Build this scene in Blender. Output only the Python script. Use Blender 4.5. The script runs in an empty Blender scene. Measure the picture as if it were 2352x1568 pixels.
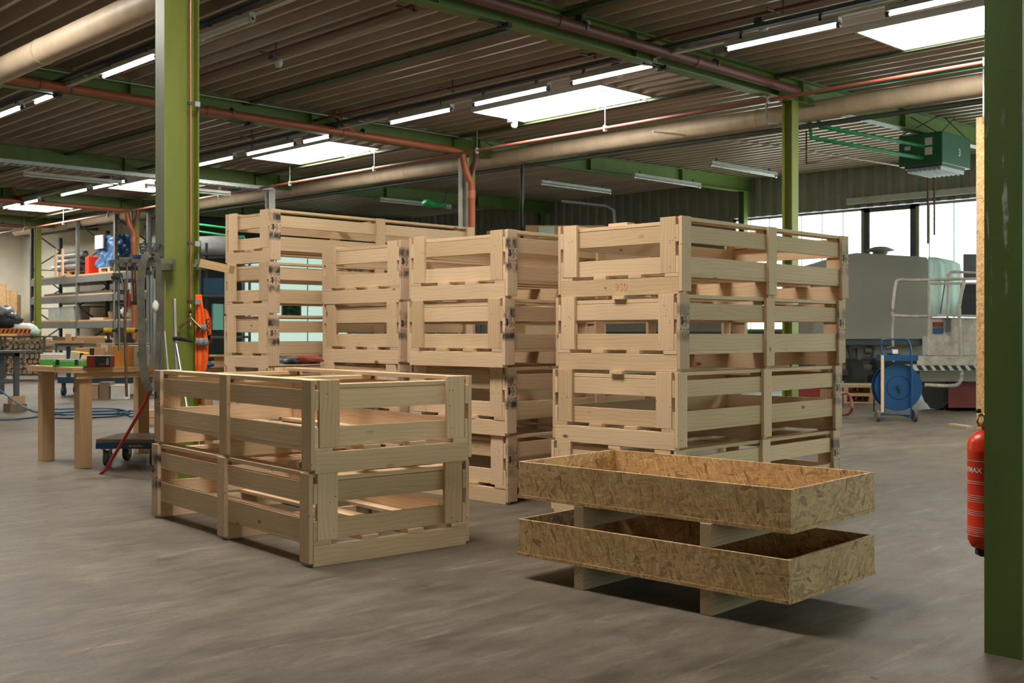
import bpy, bmesh, math, random
from mathutils import Vector, Matrix
random.seed(7)
S = bpy.context.scene
C = S.collection
PI = math.pi

# ------------------------------------------------------------------ camera
FPX, HOR, HC, ANG = 2554.6, 765.8, 1.2, math.radians(45.79)
CA, SA = math.cos(ANG), math.sin(ANG)
cam = bpy.data.cameras.new('camera'); camo = bpy.data.objects.new('camera', cam); C.objects.link(camo)
cam.sensor_width = 36.0; cam.lens = FPX / 2352 * 36; cam.clip_end = 200; cam.clip_start = .05
cam.shift_y = -(784 - HOR) / 2352
camo.location = (0, 0, HC); camo.rotation_euler = (PI / 2, 0, ANG - PI / 2)
cam.dof.use_dof = True; cam.dof.focus_distance = 6.2; cam.dof.aperture_fstop = 5.6
S.camera = camo

def at(u, d):
    l = (u - 1176) / FPX * d
    return d * CA + l * SA, d * SA - l * CA
def zz(v, d): return HC - (v - HOR) * d / FPX
def P3(u, v, d):
    x, y = at(u, d); return Vector((x, y, zz(v, d)))
def fl(u, v, z=0):
    return at(u, FPX * (HC - z) / (v - HOR))
def yx(u, x):
    t = (u - 1176) / FPX; return x * (SA - t * CA) / (CA + t * SA)
def xy_(u, y):
    t = (u - 1176) / FPX; return y * (CA + t * SA) / (SA - t * CA)
def dep(x, y): return x * CA + y * SA
RV = ANG - PI / 2          # yaw whose local +x is the camera's right

# ------------------------------------------------------------------ materials
class N:
    def __init__(s, name):
        s.m = bpy.data.materials.new(name); s.m.use_nodes = True
        s.t = s.m.node_tree; s.b = s.t.nodes['Principled BSDF']
    def n(s, typ, **k):
        o = s.t.nodes.new('ShaderNode' + typ)
        for a, v in k.items():
            if a in o.inputs.keys(): 
                s.set(o.inputs[a], v)
            else: setattr(o, a, v)
        return o
    def set(s, i, v):
        if isinstance(v, bpy.types.NodeSocket): s.t.links.new(v, i)
        else: i.default_value = v
    def math(s, op, a, b=0.0, c=None):
        o = s.t.nodes.new('ShaderNodeMath'); o.operation = op
        s.set(o.inputs[0], a); s.set(o.inputs[1], b)
        if c is not None: s.set(o.inputs[2], c)
        return o.outputs[0]
    def ramp(s, f, pts):
        o = s.t.nodes.new('ShaderNodeValToRGB'); s.t.links.new(f, o.inputs[0])
        e = o.color_ramp.elements
        while len(e) < len(pts): e.new(.5)
        for el, (p, c) in zip(e, pts):
            el.position = p; el.color = (*c, 1) if isinstance(c, tuple) else (c, c, c, 1)
        return o.outputs[0]
    def mix(s, f, a, b, mode='MIX'):
        o = s.t.nodes.new('ShaderNodeMix'); o.data_type = 'RGBA'; o.blend_type = mode
        s.set(o.inputs[0], f)
        for i, v in ((6, a), (7, b)): s.set(o.inputs[i], (*v, 1) if isinstance(v, tuple) and len(v) == 3 else v)
        return o.outputs[2]
    def map(s, vec, sc=(1, 1, 1), rot=(0, 0, 0), loc=(0, 0, 0)):
        o = s.n('Mapping'); s.t.links.new(vec, o.inputs[0])
        s.set(o.inputs['Scale'], sc); s.set(o.inputs['Rotation'], rot); s.set(o.inputs['Location'], loc)
        return o.outputs[0]
    def noise(s, vec, scale, detail=3, rough=.5, dist=0):
        o = s.n('TexNoise'); s.t.links.new(vec, o.inputs['Vector'])
        o.inputs['Scale'].default_value = scale; o.inputs['Detail'].default_value = detail
        o.inputs['Roughness'].default_value = rough; o.inputs['Distortion'].default_value = dist
        return o.outputs['Fac']
    def bump(s, h, strength=.2, dist=.01):
        o = s.n('Bump'); s.t.links.new(h, o.inputs['Height']); o.inputs['Strength'].default_value = strength
        o.inputs['Distance'].default_value = dist; s.t.links.new(o.outputs[0], s.b.inputs['Normal'])
    def col(s, c): s.set(s.b.inputs['Base Color'], (*c, 1) if isinstance(c, tuple) else c)
    def rough(s, r): s.set(s.b.inputs['Roughness'], r)

M = {}
def plain(name, col, rough=.6, metal=0, vary=.12, scale=6, bump=0, spec=None):
    q = N(name); tc = q.n('TexCoord').outputs['Object']
    n = q.noise(tc, scale, 4, .6)
    f = q.ramp(n, [(.3, 1 - vary), (.7, 1 + vary)])
    q.col(q.mix(1.0, tuple(col), f, 'MULTIPLY')); q.rough(rough)
    q.b.inputs['Metallic'].default_value = metal
    if spec is not None: q.b.inputs['Specular IOR Level'].default_value = spec
    if bump: q.bump(n, bump)
    M[name] = q.m; return q
def emit(name, col, st):
    q = N(name); q.col(tuple(col)); q.b.inputs['Emission Color'].default_value = (*col, 1)
    q.b.inputs['Emission Strength'].default_value = st; M[name] = q.m

def wood(name, light=(.60, .44, .27), dark=(.47, .30, .155), knots=True, nails=False, soot=False, tint=.17, gray=0.0):
    q = N(name); uv = q.n('TexCoord').outputs['UV']; r = q.n('ObjectInfo').outputs['Random']
    off = q.n('CombineXYZ'); q.t.links.new(q.math('MULTIPLY', r, 37.0), off.inputs[0]); q.t.links.new(q.math('MULTIPLY', r, 91.0), off.inputs[1])
    va = q.n('VectorMath', operation='ADD'); q.t.links.new(uv, va.inputs[0]); q.t.links.new(off.outputs[0], va.inputs[1]); V = va.outputs[0]
    w = q.n('TexWave', wave_type='BANDS', bands_direction='Y'); q.t.links.new(q.map(V, (.55, 1.6, 1)), w.inputs['Vector'])
    for k, v in (('Scale', 8), ('Distortion', 13), ('Detail', 2.2), ('Detail Scale', .42), ('Detail Roughness', .6)): w.inputs[k].default_value = v
    ring = q.ramp(w.outputs['Fac'], [(.0, 0.0), (.75, .25), (1, 1.0)])
    fib = q.noise(q.map(V, (2.5, 130, 1)), 1.0, 3, .6)
    c = q.mix(q.math('MULTIPLY', ring, .34), light, dark)
    c = q.mix(1.0, c, q.ramp(fib, [(.3, .93), (.7, 1.05)]), 'MULTIPLY')
    big = q.noise(q.map(V, (1.5, 3.0, 1)), 1.0, 2, .5)
    c = q.mix(1.0, c, q.ramp(big, [(.3, (.93, .92, .90)), (.7, (1.05, 1.05, 1.06))]), 'MULTIPLY')
    tn = q.ramp(r, [(0, (1 - tint, 1 - tint * 1.15, 1 - tint * 1.5)), (.5, (1, 1, 1)), (1, (1 + tint * .55, 1 + tint * .5, 1 + tint * .5))])
    c = q.mix(1.0, c, tn, 'MULTIPLY')
    if knots:
        vo = q.n('TexVoronoi', feature='F1'); q.t.links.new(q.map(V, (3.2, 6.5, 1)), vo.inputs['Vector']); vo.inputs['Scale'].default_value = 1.0
        cell = q.n('SeparateColor'); q.t.links.new(vo.outputs['Color'], cell.inputs[0])
        rad = q.math('MULTIPLY_ADD', q.math('MAXIMUM', q.math('SUBTRACT', cell.outputs[0], .30), 0.0), .13, .004)
        d = q.math('DIVIDE', vo.outputs['Distance'], rad)
        kf = q.ramp(q.math('MULTIPLY', d, .5), [(.0, 1.0), (.38, .9), (.5, .35), (.8, 0.0)])
        c = q.mix(q.math('MULTIPLY', kf, q.ramp(cell.outputs[0], [(.32, 0.0), (.40, .95)])), c, (.15, .055, .02))
    if nails:
        vn = q.n('TexVoronoi', feature='F1'); q.t.links.new(V, vn.inputs['Vector']); vn.inputs['Scale'].default_value = 34
        cn = q.n('SeparateColor'); q.t.links.new(vn.outputs['Color'], cn.inputs[0])
        rowz = q.n('SeparateXYZ'); q.t.links.new(uv, rowz.inputs[0])
        zr = q.math('ABSOLUTE', q.math('SUBTRACT', q.math('FRACT', q.math('MULTIPLY', rowz.outputs[0], 4.6)), .55))
        nf = q.math('MULTIPLY', q.math('LESS_THAN', vn.outputs['Distance'], .125), q.math('GREATER_THAN', cn.outputs[0], .42))
        nf = q.math('MULTIPLY', nf, q.math('LESS_THAN', zr, .36))
        c = q.mix(q.math('MULTIPLY', nf, .85), c, (.03, .02, .015))
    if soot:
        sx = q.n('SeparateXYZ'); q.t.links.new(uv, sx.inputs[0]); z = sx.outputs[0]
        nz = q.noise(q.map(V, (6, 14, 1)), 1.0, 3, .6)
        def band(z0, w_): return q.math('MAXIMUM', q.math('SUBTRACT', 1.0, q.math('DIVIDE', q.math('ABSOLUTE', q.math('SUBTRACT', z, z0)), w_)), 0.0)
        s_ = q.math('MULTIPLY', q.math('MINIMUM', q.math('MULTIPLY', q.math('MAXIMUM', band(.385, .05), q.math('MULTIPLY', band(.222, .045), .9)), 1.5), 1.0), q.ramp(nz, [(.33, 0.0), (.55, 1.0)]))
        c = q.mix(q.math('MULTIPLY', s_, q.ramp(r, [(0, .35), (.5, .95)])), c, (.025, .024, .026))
    if gray: c = q.mix(gray, c, (.20, .18, .15))
    q.col(c); q.rough(.62); q.b.inputs['Specular IOR Level'].default_value = .25
    q.bump(fib, .12, .004)
    M[name] = q.m

wood('pine', (.70, .508, .325), (.55, .34, .175)); wood('pine_post', (.70, .508, .325), (.55, .34, .175), nails=True); wood('pine_stamped', (.66, .475, .33), (.50, .31, .18), nails=True, soot=True)
wood('pine_dusty', (.56, .42, .27), (.44, .29, .16))
wood('timber', (.60, .395, .215), (.46, .27, .125), tint=.08)
wood('old_wood', (.24, .17, .11), (.14, .09, .055), tint=.1)
wood('grey_wood', (.17, .145, .115), (.09, .075, .06), knots=False)
wood('end_timber', (.50, .36, .23), (.32, .20, .11), knots=False)

def osb(name, tone=1.0):
    q = N(name); tc = q.n('TexCoord').outputs['Object']
    r = q.n('ObjectInfo').outputs['Random']; o3 = q.n('CombineXYZ')
    for i in range(3): q.t.links.new(q.math('MULTIPLY', r, 13.0 + 7 * i), o3.inputs[i])
    va = q.n('VectorMath', operation='ADD'); q.t.links.new(tc, va.inputs[0]); q.t.links.new(o3.outputs[0], va.inputs[1]); V = va.outputs[0]
    nz = q.n('TexNoise'); q.t.links.new(V, nz.inputs['Vector']); nz.inputs['Scale'].default_value = 9; nz.inputs['Detail'].default_value = 2
    mm = q.n('VectorMath', operation='MULTIPLY_ADD'); q.t.links.new(nz.outputs['Color'], mm.inputs[0]); mm.inputs[1].default_value = (.06, .06, .06); q.t.links.new(V, mm.inputs[2])
    V = mm.outputs[0]
    pal = [(0, (.22, .14, .075)), (.05, (.36, .24, .12)), (.25, (.48, .33, .17)), (.6, (.57, .41, .215)), (.85, (.64, .48, .27)), (1, (.50, .33, .15))]
    lay = []
    for k, (sc, rot) in enumerate([((5, 9, 42), (.5, .45, 0)), ((7, 9, 50), (-.6, -.7, 0)), ((6, 8, 60), (1.3, 1.35, 0)), ((11, 15, 85), (-.2, -.15, 0)), ((18, 20, 130), (.9, .95, 0))]):
        rt = q.n('Mapping'); q.t.links.new(V, rt.inputs[0]); rt.inputs['Rotation'].default_value = rot; rt.inputs['Location'].default_value = (k * 3.1, k, 0)
        vo = q.n('TexVoronoi', feature='F1'); q.t.links.new(q.map(rt.outputs[0], sc), vo.inputs['Vector']); vo.inputs['Scale'].default_value = 1.0
        sp = q.n('SeparateColor'); q.t.links.new(vo.outputs['Color'], sp.inputs[0])
        cc = q.ramp(sp.outputs[0], pal)
        e = q.ramp(vo.outputs['Distance'], [(.25, 1.04), (.8, .84)])
        lay.append((q.mix(1.0, cc, e, 'MULTIPLY'), sp.outputs[1]))
    c = lay[0][0]
    for k in range(1, 5):
        f = q.math('GREATER_THAN', lay[k][1], .45 + .05 * k)
        c = q.mix(f, c, lay[k][0])
    fine = q.noise(q.map(V, (60, 190, 120), (.3, .2, .6)), 1.0, 3, .7)
    c = q.mix(1.0, c, q.ramp(fine, [(.3, .80), (.6, 1.05)]), 'MULTIPLY')
    spk = q.noise(q.map(V, (40, 60, 110), (.3, .5, 0)), 1.0, 2, .5); c = q.mix(q.ramp(spk, [(.68, 0.0), (.73, .8)]), c, (.09, .055, .03))
    c = q.mix(1.0, c, (1.15 * tone, 1.02 * tone, .90 * tone), 'MULTIPLY')
    q.col(c); q.rough(.6); q.bump(fine, .2, .004); M[name] = q.m
osb('osb')

q = N('concrete'); tc = q.n('TexCoord').outputs['Object']
n1 = q.noise(tc, .55, 6, .62); n2 = q.noise(q.map(tc, (2.0, 5.5, 1), (0, 0, .72)), 1.0, 9, .70, .15); n5 = q.noise(q.map(tc, (5, 11, 1), (0, 0, .76)), 1.0, 9, .78); n3 = q.noise(tc, 60, 3, .6)
n4 = q.noise(q.map(tc, (1.6, 12, 1), (0, 0, .80)), 1.0, 7, .75, .2)
c = q.ramp(n1, [(.28, (.084, .065, .048)), (.5, (.123, .098, .072)), (.72, (.178, .144, .108))])
c = q.mix(1.0, c, q.ramp(n2, [(.34, .72), (.5, 1.0), (.66, 1.26)]), 'MULTIPLY')
c = q.mix(q.math('MULTIPLY', q.ramp(n4, [(.56, 0.0), (.64, 1.0)]), .5), c, (.075, .062, .05))
c = q.mix(q.math('MULTIPLY', q.ramp(q.noise(q.map(tc, (1.1, 7, 1), (0, 0, .6), (4, 9, 0)), 1.4, 6, .7, .8), [(.55, 0.0), (.70, 1.0)]), .32), c, (.34, .29, .22))
c = q.mix(1.0, c, q.ramp(n3, [(.3, .86), (.7, 1.10)]), 'MULTIPLY')
c = q.mix(1.0, c, q.ramp(n5, [(.34, .74), (.5, 1.0), (.66, 1.22)]), 'MULTIPLY')
c = q.mix(q.ramp(q.noise(tc, 14, 2, .4), [(.76, 0.0), (.79, .7)]), c, (.04, .03, .022))
wv = q.n('TexWave', wave_type='RINGS', rings_direction='Z'); q.t.links.new(q.map(tc, (1, 1, 1), (0, 0, 0), (-3.1, -1.6, 0)), wv.inputs['Vector'])
for k, v in (('Scale', .9), ('Distortion', 7), ('Detail', 3), ('Detail Scale', .7)): wv.inputs[k].default_value = v
c = q.mix(q.math('MULTIPLY', q.math('MULTIPLY', q.ramp(wv.outputs['Fac'], [(.0, 1.0), (.012, 0.0)]), q.ramp(q.noise(tc, .8, 2), [(.5, 0.0), (.6, 1.0)])), .3), c, (.055, .045, .035))
sx = q.n('SeparateXYZ'); q.t.links.new(tc, sx.inputs[0])
jn = q.noise(tc, 3, 3)
def joint(s, o_, per):
    d = q.math('ABSOLUTE', q.math('SUBTRACT', q.math('FRACT', q.math('DIVIDE', q.math('ADD', s, q.math('MULTIPLY_ADD', jn, .03, o_)), per)), .5))
    return q.math('LESS_THAN', d, .004 / per)
jf = q.math('MAXIMUM', joint(sx.outputs[0], .25, 6.1), joint(sx.outputs[1], 1.55, 6.6))
c = q.mix(q.math('MULTIPLY', jf, .28), c, (.03, .025, .02))
q.col(c); q.rough(q.ramp(n2, [(.3, .42), (.7, .66)])); q.b.inputs['Specular IOR Level'].default_value = .35; q.bump(n3, .12, .003); M['concrete'] = q.m

def paint(name, col, rough=.45, dirt=(.03, .035, .012), amt=.5, scratch=False):
    q = N(name); tc = q.n('TexCoord').outputs['Object']
    n = q.noise(q.map(tc, (5, 5, 1.2)), 1.0, 5, .65); n2 = q.noise(q.map(tc, (22, 22, 40)), 1.0, 4, .65)
    c = q.mix(1.0, tuple(col), q.ramp(n, [(.3, .86), (.7, 1.12)]), 'MULTIPLY')
    c = q.mix(q.math('MULTIPLY', q.ramp(n2, [(.66, 0.0), (.74, 1.0)]), amt), c, dirt)
    if scratch:
        wv = q.n('TexWave', wave_type='BANDS', bands_direction='Y'); q.t.links.new(q.map(tc, (3, 3, .7)), wv.inputs['Vector'])
        for k, v in (('Scale', 1.6), ('Distortion', 9), ('Detail', 4), ('Detail Scale', 1.2)): wv.inputs[k].default_value = v
        f = q.math('MULTIPLY', q.ramp(wv.outputs['Fac'], [(.96, 0.0), (.99, 1.0)]), q.ramp(q.noise(tc, 9, 4, .7), [(.48, 0.0), (.62, 1.0)]))
        sz = q.n('SeparateXYZ'); q.t.links.new(tc, sz.inputs[0])
        f = q.math('MULTIPLY', f, q.ramp(q.math('DIVIDE', sz.outputs[2], 3.0), [(.42, 0.0), (.5, 1.0), (.62, 1.0), (.7, 0.0)]))
        c = q.mix(q.math('MULTIPLY', f, .7), c, (.5, .55, .48))
    q.col(c); q.rough(rough); q.bump(n2, .08, .003); M[name] = q.m
paint('green_paint', (.165, .190, .028)); paint('green_paint_worn', (.095, .150, .030), scratch=True)
paint('grey_green_paint', (.17, .18, .11)); paint('tie_green', (.035, .055, .012), .6); paint('beam_green', (.105, .165, .030), .5)
paint('duct_beige', (.46, .36, .25), .5, (.12, .07, .04), .25); paint('pipe_orange', (.30, .082, .032), .45)
paint('pipe_brown', (.105, .032, .022), .5); paint('sprinkler_red', (.27, .075, .05), .6)
q = N('roof_deck'); tc = q.n('TexCoord').outputs['Object']
n = q.noise(q.map(tc, (9, .5, 2)), 1.0, 4, .6); q.col(q.mix(1.0, (.44, .37, .29), q.ramp(n, [(.3, .82), (.7, 1.15)]), 'MULTIPLY'))
q.rough(.36); q.b.inputs['Metallic'].default_value = .3; M['roof_deck'] = q.m
plain('wall_white', (.78, .75, .64), .7, vary=.06, scale=2); plain('wall_dark', (.06, .075, .06), .7)
plain('cladding', (.26, .26, .205), .6, .2, scale=3); plain('cabin_white', (.42, .50, .44), .5); plain('chalk_faint', (.78, .34, .22), .8); plain('cabin_dark', (.05, .065, .055), .5)
plain('steel', (.35, .36, .36), .35, .8); plain('steel_dark', (.09, .095, .10), .5, .5); plain('galv', (.42, .43, .42), .45, .6); plain('alu', (.66, .66, .64), .28, .9)
plain('white_metal', (.46, .46, .42), .45); plain('black', (.015, .016, .017), .55); plain('rubber', (.022, .022, .022), .8, bump=.2, scale=30)
plain('blue_paint', (.006, .062, .19), .4); plain('blue_dark', (.012, .05, .09), .45); plain('red_paint', (.72, .04, .012), .32, vary=.06); plain('bar_red', (.42, .03, .014), .4); plain('red_dull', (.20, .018, .012), .5)
plain('heater_green', (.008, .10, .045), .45); plain('pipe_green', (.01, .28, .08), .45); plain('rack_blue', (.055, .065, .085), .5, .3)
plain('rack_grey', (.17, .17, .16), .5, .3); plain('copper', (.52, .20, .11), .35, .8); plain('brass', (.36, .24, .11), .35, .8)
plain('tarp_blue', (.04, .12, .28), .35, vary=.35, scale=9); plain('tarp_grey', (.30, .285, .245), .7, vary=.06, scale=1.2); plain('tarp_white', (.50, .58, .53), .6)
plain('cardboard', (.40, .26, .14), .75); plain('card_orange', (.60, .26, .05), .6); plain('card_white', (.62, .61, .56), .6); plain('card_green', (.06, .36, .05), .5)
plain('orange_cloth', (.95, .13, .008), .75, vary=.18, scale=7); plain('reflect', (.24, .24, .25), .5); plain('strap_grey', (.105, .095, .078), .85, vary=.25, scale=14, bump=.3)
plain('rusty', (.13, .07, .045), .65, .3, vary=.3, scale=16); plain('plastic_film', (.16, .165, .18), .3, vary=.7, scale=8); plain('mesh_wire', (.14, .13, .10), .5, .4)
plain('hose_blue', (.02, .085, .17), .4); plain('lift_white', (.50, .45, .40), .55, vary=.3, scale=8); plain('paper', (.7, .7, .68), .6); plain('yellow', (.62, .38, .02), .5)
plain('orange_paint', (.70, .20, .02), .5); plain('log_end', (.62, .46, .30), .7, vary=.3, scale=14); plain('log_bark', (.26, .17, .10), .8, vary=.4, scale=20)
plain('cloth_red', (.40, .09, .05), .8, vary=.3); plain('tube_off', (.55, .58, .52), .35); plain('chalk_red', (.72, .16, .08), .8); plain('ink', (.02, .02, .022), .7)
plain('foliage_print', (.08, .16, .09), .5, vary=.9, scale=7); plain('plastic_clear', (.38, .42, .38), .25); plain('tarp_light', (.55, .72, .62), .6, vary=.05)
q = N('tarp_white'); tr = q.n('BsdfTranslucent'); tr.inputs[0].default_value = (.80, .87, .84, 1); q.col((.62, .74, .68)); mx = q.n('MixShader'); mx.inputs[0].default_value = .55
q.t.links.new(q.b.outputs[0], mx.inputs[1]); q.t.links.new(tr.outputs[0], mx.inputs[2]); q.t.links.new(mx.outputs[0], q.t.nodes['Material Output'].inputs[0]); M['tarp_white'] = q.m
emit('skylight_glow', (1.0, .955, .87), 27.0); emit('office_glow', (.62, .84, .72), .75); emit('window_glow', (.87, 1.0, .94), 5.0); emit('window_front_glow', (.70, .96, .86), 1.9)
emit('tube_glow', (.98, 1.0, .97), 11.0); emit('cabin_glow', (.22, .50, .40), .3)

# ------------------------------------------------------------------ mesh builder
class MB:
    def __init__(s): s.v = []; s.f = []; s.uv = []; s.sm = []
    def add(s, vs, fs, uvs=None, smooth=False, mat=None):
        b = len(s.v)
        vs = [Vector(p) for p in vs]
        if uvs is None: uvs = [[(vs[i].x + vs[i].y * .37, vs[i].z + vs[i].y) for i in f] for f in fs]
        if mat is not None: vs = [mat @ p for p in vs]
        s.v += vs
        for f, u in zip(fs, uvs): s.f.append([b + i for i in f]); s.uv.append(u); s.sm.append(smooth)
        return s
    def box(s, x0, x1, y0, y1, z0, z1, mat=None):
        vs = [(x, y, z) for z in (z0, z1) for y in (y0, y1) for x in (x0, x1)]
        fs = [(0, 2, 3, 1), (4, 5, 7, 6), (0, 1, 5, 4), (2, 6, 7, 3), (0, 4, 6, 2), (1, 3, 7, 5)]
        d = (x1 - x0, y1 - y0, z1 - z0); L = max(range(3), key=lambda i: d[i])
        o = [i for i in range(3) if i != L]; ro = (x0 * 3.1 + y0 * 7.7 + z0 * 5.3) % 9
        uvs = [[(vs[i][L], vs[i][o[0]] + vs[i][o[1]] + (ro if L != 2 else 0)) for i in f] for f in fs]
        return s.add(vs, fs, uvs, mat=mat)
    def cyl(s, p0, p1, r0, r1=None, seg=12, caps=True):
        r1 = r0 if r1 is None else r1; p0 = Vector(p0); p1 = Vector(p1); d = (p1 - p0)
        if d.length < 1e-6: return s
        q = d.to_track_quat('Z', 'Y'); vs = []
        for p, r in ((p0, r0), (p1, r1)):
            for i in range(seg): a = 2 * PI * i / seg; vs.append(p + q @ Vector((r * math.cos(a), r * math.sin(a), 0)))
        fs = [(i, (i + 1) % seg, seg + (i + 1) % seg, seg + i) for i in range(seg)]
        s.add(vs, fs, smooth=True)
        if caps: s.add(vs, [tuple(reversed(range(seg))), tuple(range(seg, 2 * seg))])
        return s
    def tube(s, pts, r, seg=8, closed=False, flat=None):
        pts = [Vector(p) for p in pts]; n = len(pts); vs = []; up = Vector((0, 0, 1))
        for i, p in enumerate(pts):
            a = pts[(i - 1) % n] if closed or i else p; b = pts[(i + 1) % n] if closed or i < n - 1 else p
            t = (b - a).normalized() if (b - a).length > 1e-6 else Vector((1, 0, 0))
            x = t.cross(up)
            if x.length < .05: x = t.cross(Vector((1, 0, 0)))
            x.normalize(); y = t.cross(x)
            rr = r[i] if isinstance(r, (list, tuple)) else r
            for k in range(seg):
                an = 2 * PI * k / seg; vs.append(p + x * rr * math.cos(an) * (flat or 1) + y * rr * math.sin(an))
        fs = []
        for i in range(n if closed else n - 1):
            j = (i + 1) % n
            for k in range(seg): fs.append((i * seg + k, i * seg + (k + 1) % seg, j * seg + (k + 1) % seg, j * seg + k))
        s.add(vs, fs, smooth=True)
        if not closed: s.add(vs, [tuple(reversed(range(seg))), tuple(range((n - 1) * seg, n * seg))])
        return s
    def stube(s, pts, r, seg=8, n=6, flat=None):
        p = [Vector(a) for a in pts]; p = [p[0] * 2 - p[1]] + p + [p[-1] * 2 - p[-2]]; out = []
        for i in range(1, len(p) - 2):
            a, b, c, d = p[i - 1:i + 3]
            for k in range(n):
                t = k / n; out.append(.5 * ((2 * b) + (c - a) * t + (2 * a - 5 * b + 4 * c - d) * t * t + (3 * b - a - 3 * c + d) * t ** 3))
        out.append(p[-2]); return s.tube(out, r, seg, flat=flat)
    def ribbon(s, pts, w, th):
        fw = Vector((CA, SA, 0)); p = [Vector(a) for a in pts]; n = len(p); vs = []
        for i in range(n):
            t = (p[min(i + 1, n - 1)] - p[max(i - 1, 0)]).normalized(); sd = t.cross(fw).normalized() * w / 2
            vs += [p[i] - sd - fw * th / 2, p[i] + sd - fw * th / 2, p[i] + sd + fw * th / 2, p[i] - sd + fw * th / 2]
        fs = [(i * 4 + k, i * 4 + (k + 1) % 4, i * 4 + 4 + (k + 1) % 4, i * 4 + 4 + k) for i in range(n - 1) for k in range(4)] + [(0, 1, 2, 3), tuple(4 * n - 4 + k for k in (3, 2, 1, 0))]
        return s.add(vs, fs)
    def lathe(s, prof, seg=24, mat=None):
        vs = []
        for r, z in prof:
            for k in range(seg): a = 2 * PI * k / seg; vs.append((r * math.cos(a), r * math.sin(a), z))
        fs = [(i * seg + k, i * seg + (k + 1) % seg, (i + 1) * seg + (k + 1) % seg, (i + 1) * seg + k) for i in range(len(prof) - 1) for k in range(seg)]
        return s.add(vs, fs, smooth=True, mat=mat)
    def prism(s, poly, y0, y1, mat=None):      # polygon in x,z extruded along y
        n = len(poly); vs = [(x, y0, z) for x, z in poly] + [(x, y1, z) for x, z in poly]
        fs = [tuple(range(n)), tuple(reversed(range(n, 2 * n)))] + [(i, i + n, (i + 1) % n + n, (i + 1) % n) for i in range(n)]
        return s.add(vs, fs, mat=mat)
    def build(s, name, mat, parent=None, bevel=0, kind=None):
        me = bpy.data.meshes.new(name); me.from_pydata([tuple(p) for p in s.v], [], s.f)
        ul = me.uv_layers.new(name='UVMap'); k = 0
        for u in s.uv:
            for a in u: ul.data[k].uv = a; k += 1
        for p, sm in zip(me.polygons, s.sm): p.use_smooth = sm
        if bevel:
            bm = bmesh.new(); bm.from_mesh(me)
            bmesh.ops.bevel(bm, geom=bm.edges[:], offset=bevel, segments=1, affect='EDGES', clamp_overlap=True)
            bm.to_mesh(me); bm.free()
        else:
            bm = bmesh.new(); bm.from_mesh(me); bmesh.ops.recalc_face_normals(bm, faces=bm.faces[:]); bm.to_mesh(me); bm.free()
        me.materials.append(M[mat] if isinstance(mat, str) else mat)
        o = bpy.data.objects.new(name, me); C.objects.link(o)
        if parent: o.parent = parent
        if kind: o['kind'] = kind
        return o
def tag(o, label, cat, group=None, kind=None):
    o['label'] = label; o['category'] = cat
    if group: o['group'] = group
    if kind: o['kind'] = kind
    return o
def thing(name, label, cat, loc=(0, 0, 0), rz=0, group=None):
    o = bpy.data.objects.new(name, None); o.empty_display_size = .1; C.objects.link(o)
    o.location = loc; o.rotation_euler = (0, 0, rz); return tag(o, label, cat, group)
def TR(x, y, z=0, rz=0, rx=0, ry=0):
    return Matrix.Translation((x, y, z)) @ Matrix.Rotation(rz, 4, 'Z') @ Matrix.Rotation(ry, 4, 'Y') @ Matrix.Rotation(rx, 4, 'X')
def box(name, mat, x0, x1, y0, y1, z0, z1, parent=None, bevel=0): return MB().box(x0, x1, y0, y1, z0, z1).build(name, mat, parent, bevel)
_tx = {}
def text(s, size, mat, name, parent, mtx, bend=None):
    if s not in _tx:
        cu = bpy.data.curves.new('t', 'FONT'); cu.body = s; cu.size = 1; cu.offset = -.012 if '950' in s else .018; cu.align_x = 'CENTER'; cu.align_y = 'CENTER'; cu.space_line = .85
        ob = bpy.data.objects.new('t', cu); C.objects.link(ob); bpy.context.view_layer.update()
        me = bpy.data.meshes.new_from_object(ob); bpy.data.objects.remove(ob); _tx[s] = me
    me = _tx[s].copy()
    for v in me.vertices:
        p = Vector((v.co.x * size, 0, v.co.y * size))
        if bend: a = p.x / bend; p = Vector((bend * math.sin(a), -bend * math.cos(a), p.z))
        v.co = mtx @ p
    me.materials.clear(); me.materials.append(M[mat])
    o = bpy.data.objects.new(name, me); C.objects.link(o); o.parent = parent; return o

# ------------------------------------------------------------------ setting
XC, XG, XW = 13.41, 4.30, 22.4
HB = .3184
def rz_(x, y): return 4.357 + .003 * y + (0 if x <= XC else .0133 * (x - XC))
ROWS = [1.69 + 6.606 * k for k in range(-1, 7)]
YF, YB, XL = -7.5, 41.0, -5.2
MB().box(XL - .2, XW + .3, YF - .2, YB + .3, -.2, 0).build('floor', 'concrete', kind='structure')
# corrugated roof deck with the skylight openings left out
def deck():
    m = MB(); pit = .285; x = XL; prof = []
    SKY = [(11.83, 12.97), (2.73, 3.87)]
    ys0 = [YF] + [v for k in range(-1, 6) for v in (3.75 + 6.606 * k - (0 if k > -9 else 0), 3.75 + 6.606 * k + 2.68)] + [YB]
    x = 11.83 - pit * 60
    while x < XW:
        holes = any(a - .01 <= x < b - .02 for a, b in SKY); yy = ys0 if x > 5 else [ys0[0]] + ys0[3:]
        segs = [(yy[i], yy[i + 1]) for i in range(0, len(yy) - 1, 2)] if holes else [(YF, YB)]
        for ya, yb in segs:
            pts = [(0, 0), (.045, 0), (.068, .15), (.252, .15), (pit, 0)]
            vs = []
            for y in (ya, yb):
                for dx, dz in pts: vs.append((x + dx, y, rz_(x + dx, y) + HB + dz + .004))
            fs = [(i, i + 1, i + 6, i + 5) for i in range(4)]
            m.add(vs, fs)
        x += pit
    return m
if True:
    o = deck().build('ceiling', 'roof_deck', kind='structure')
    MB().box(XL, XW + .2, YF, YB, 5.35, 5.45).build('ceiling_roof_skin', 'wall_dark', kind='structure')
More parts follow.
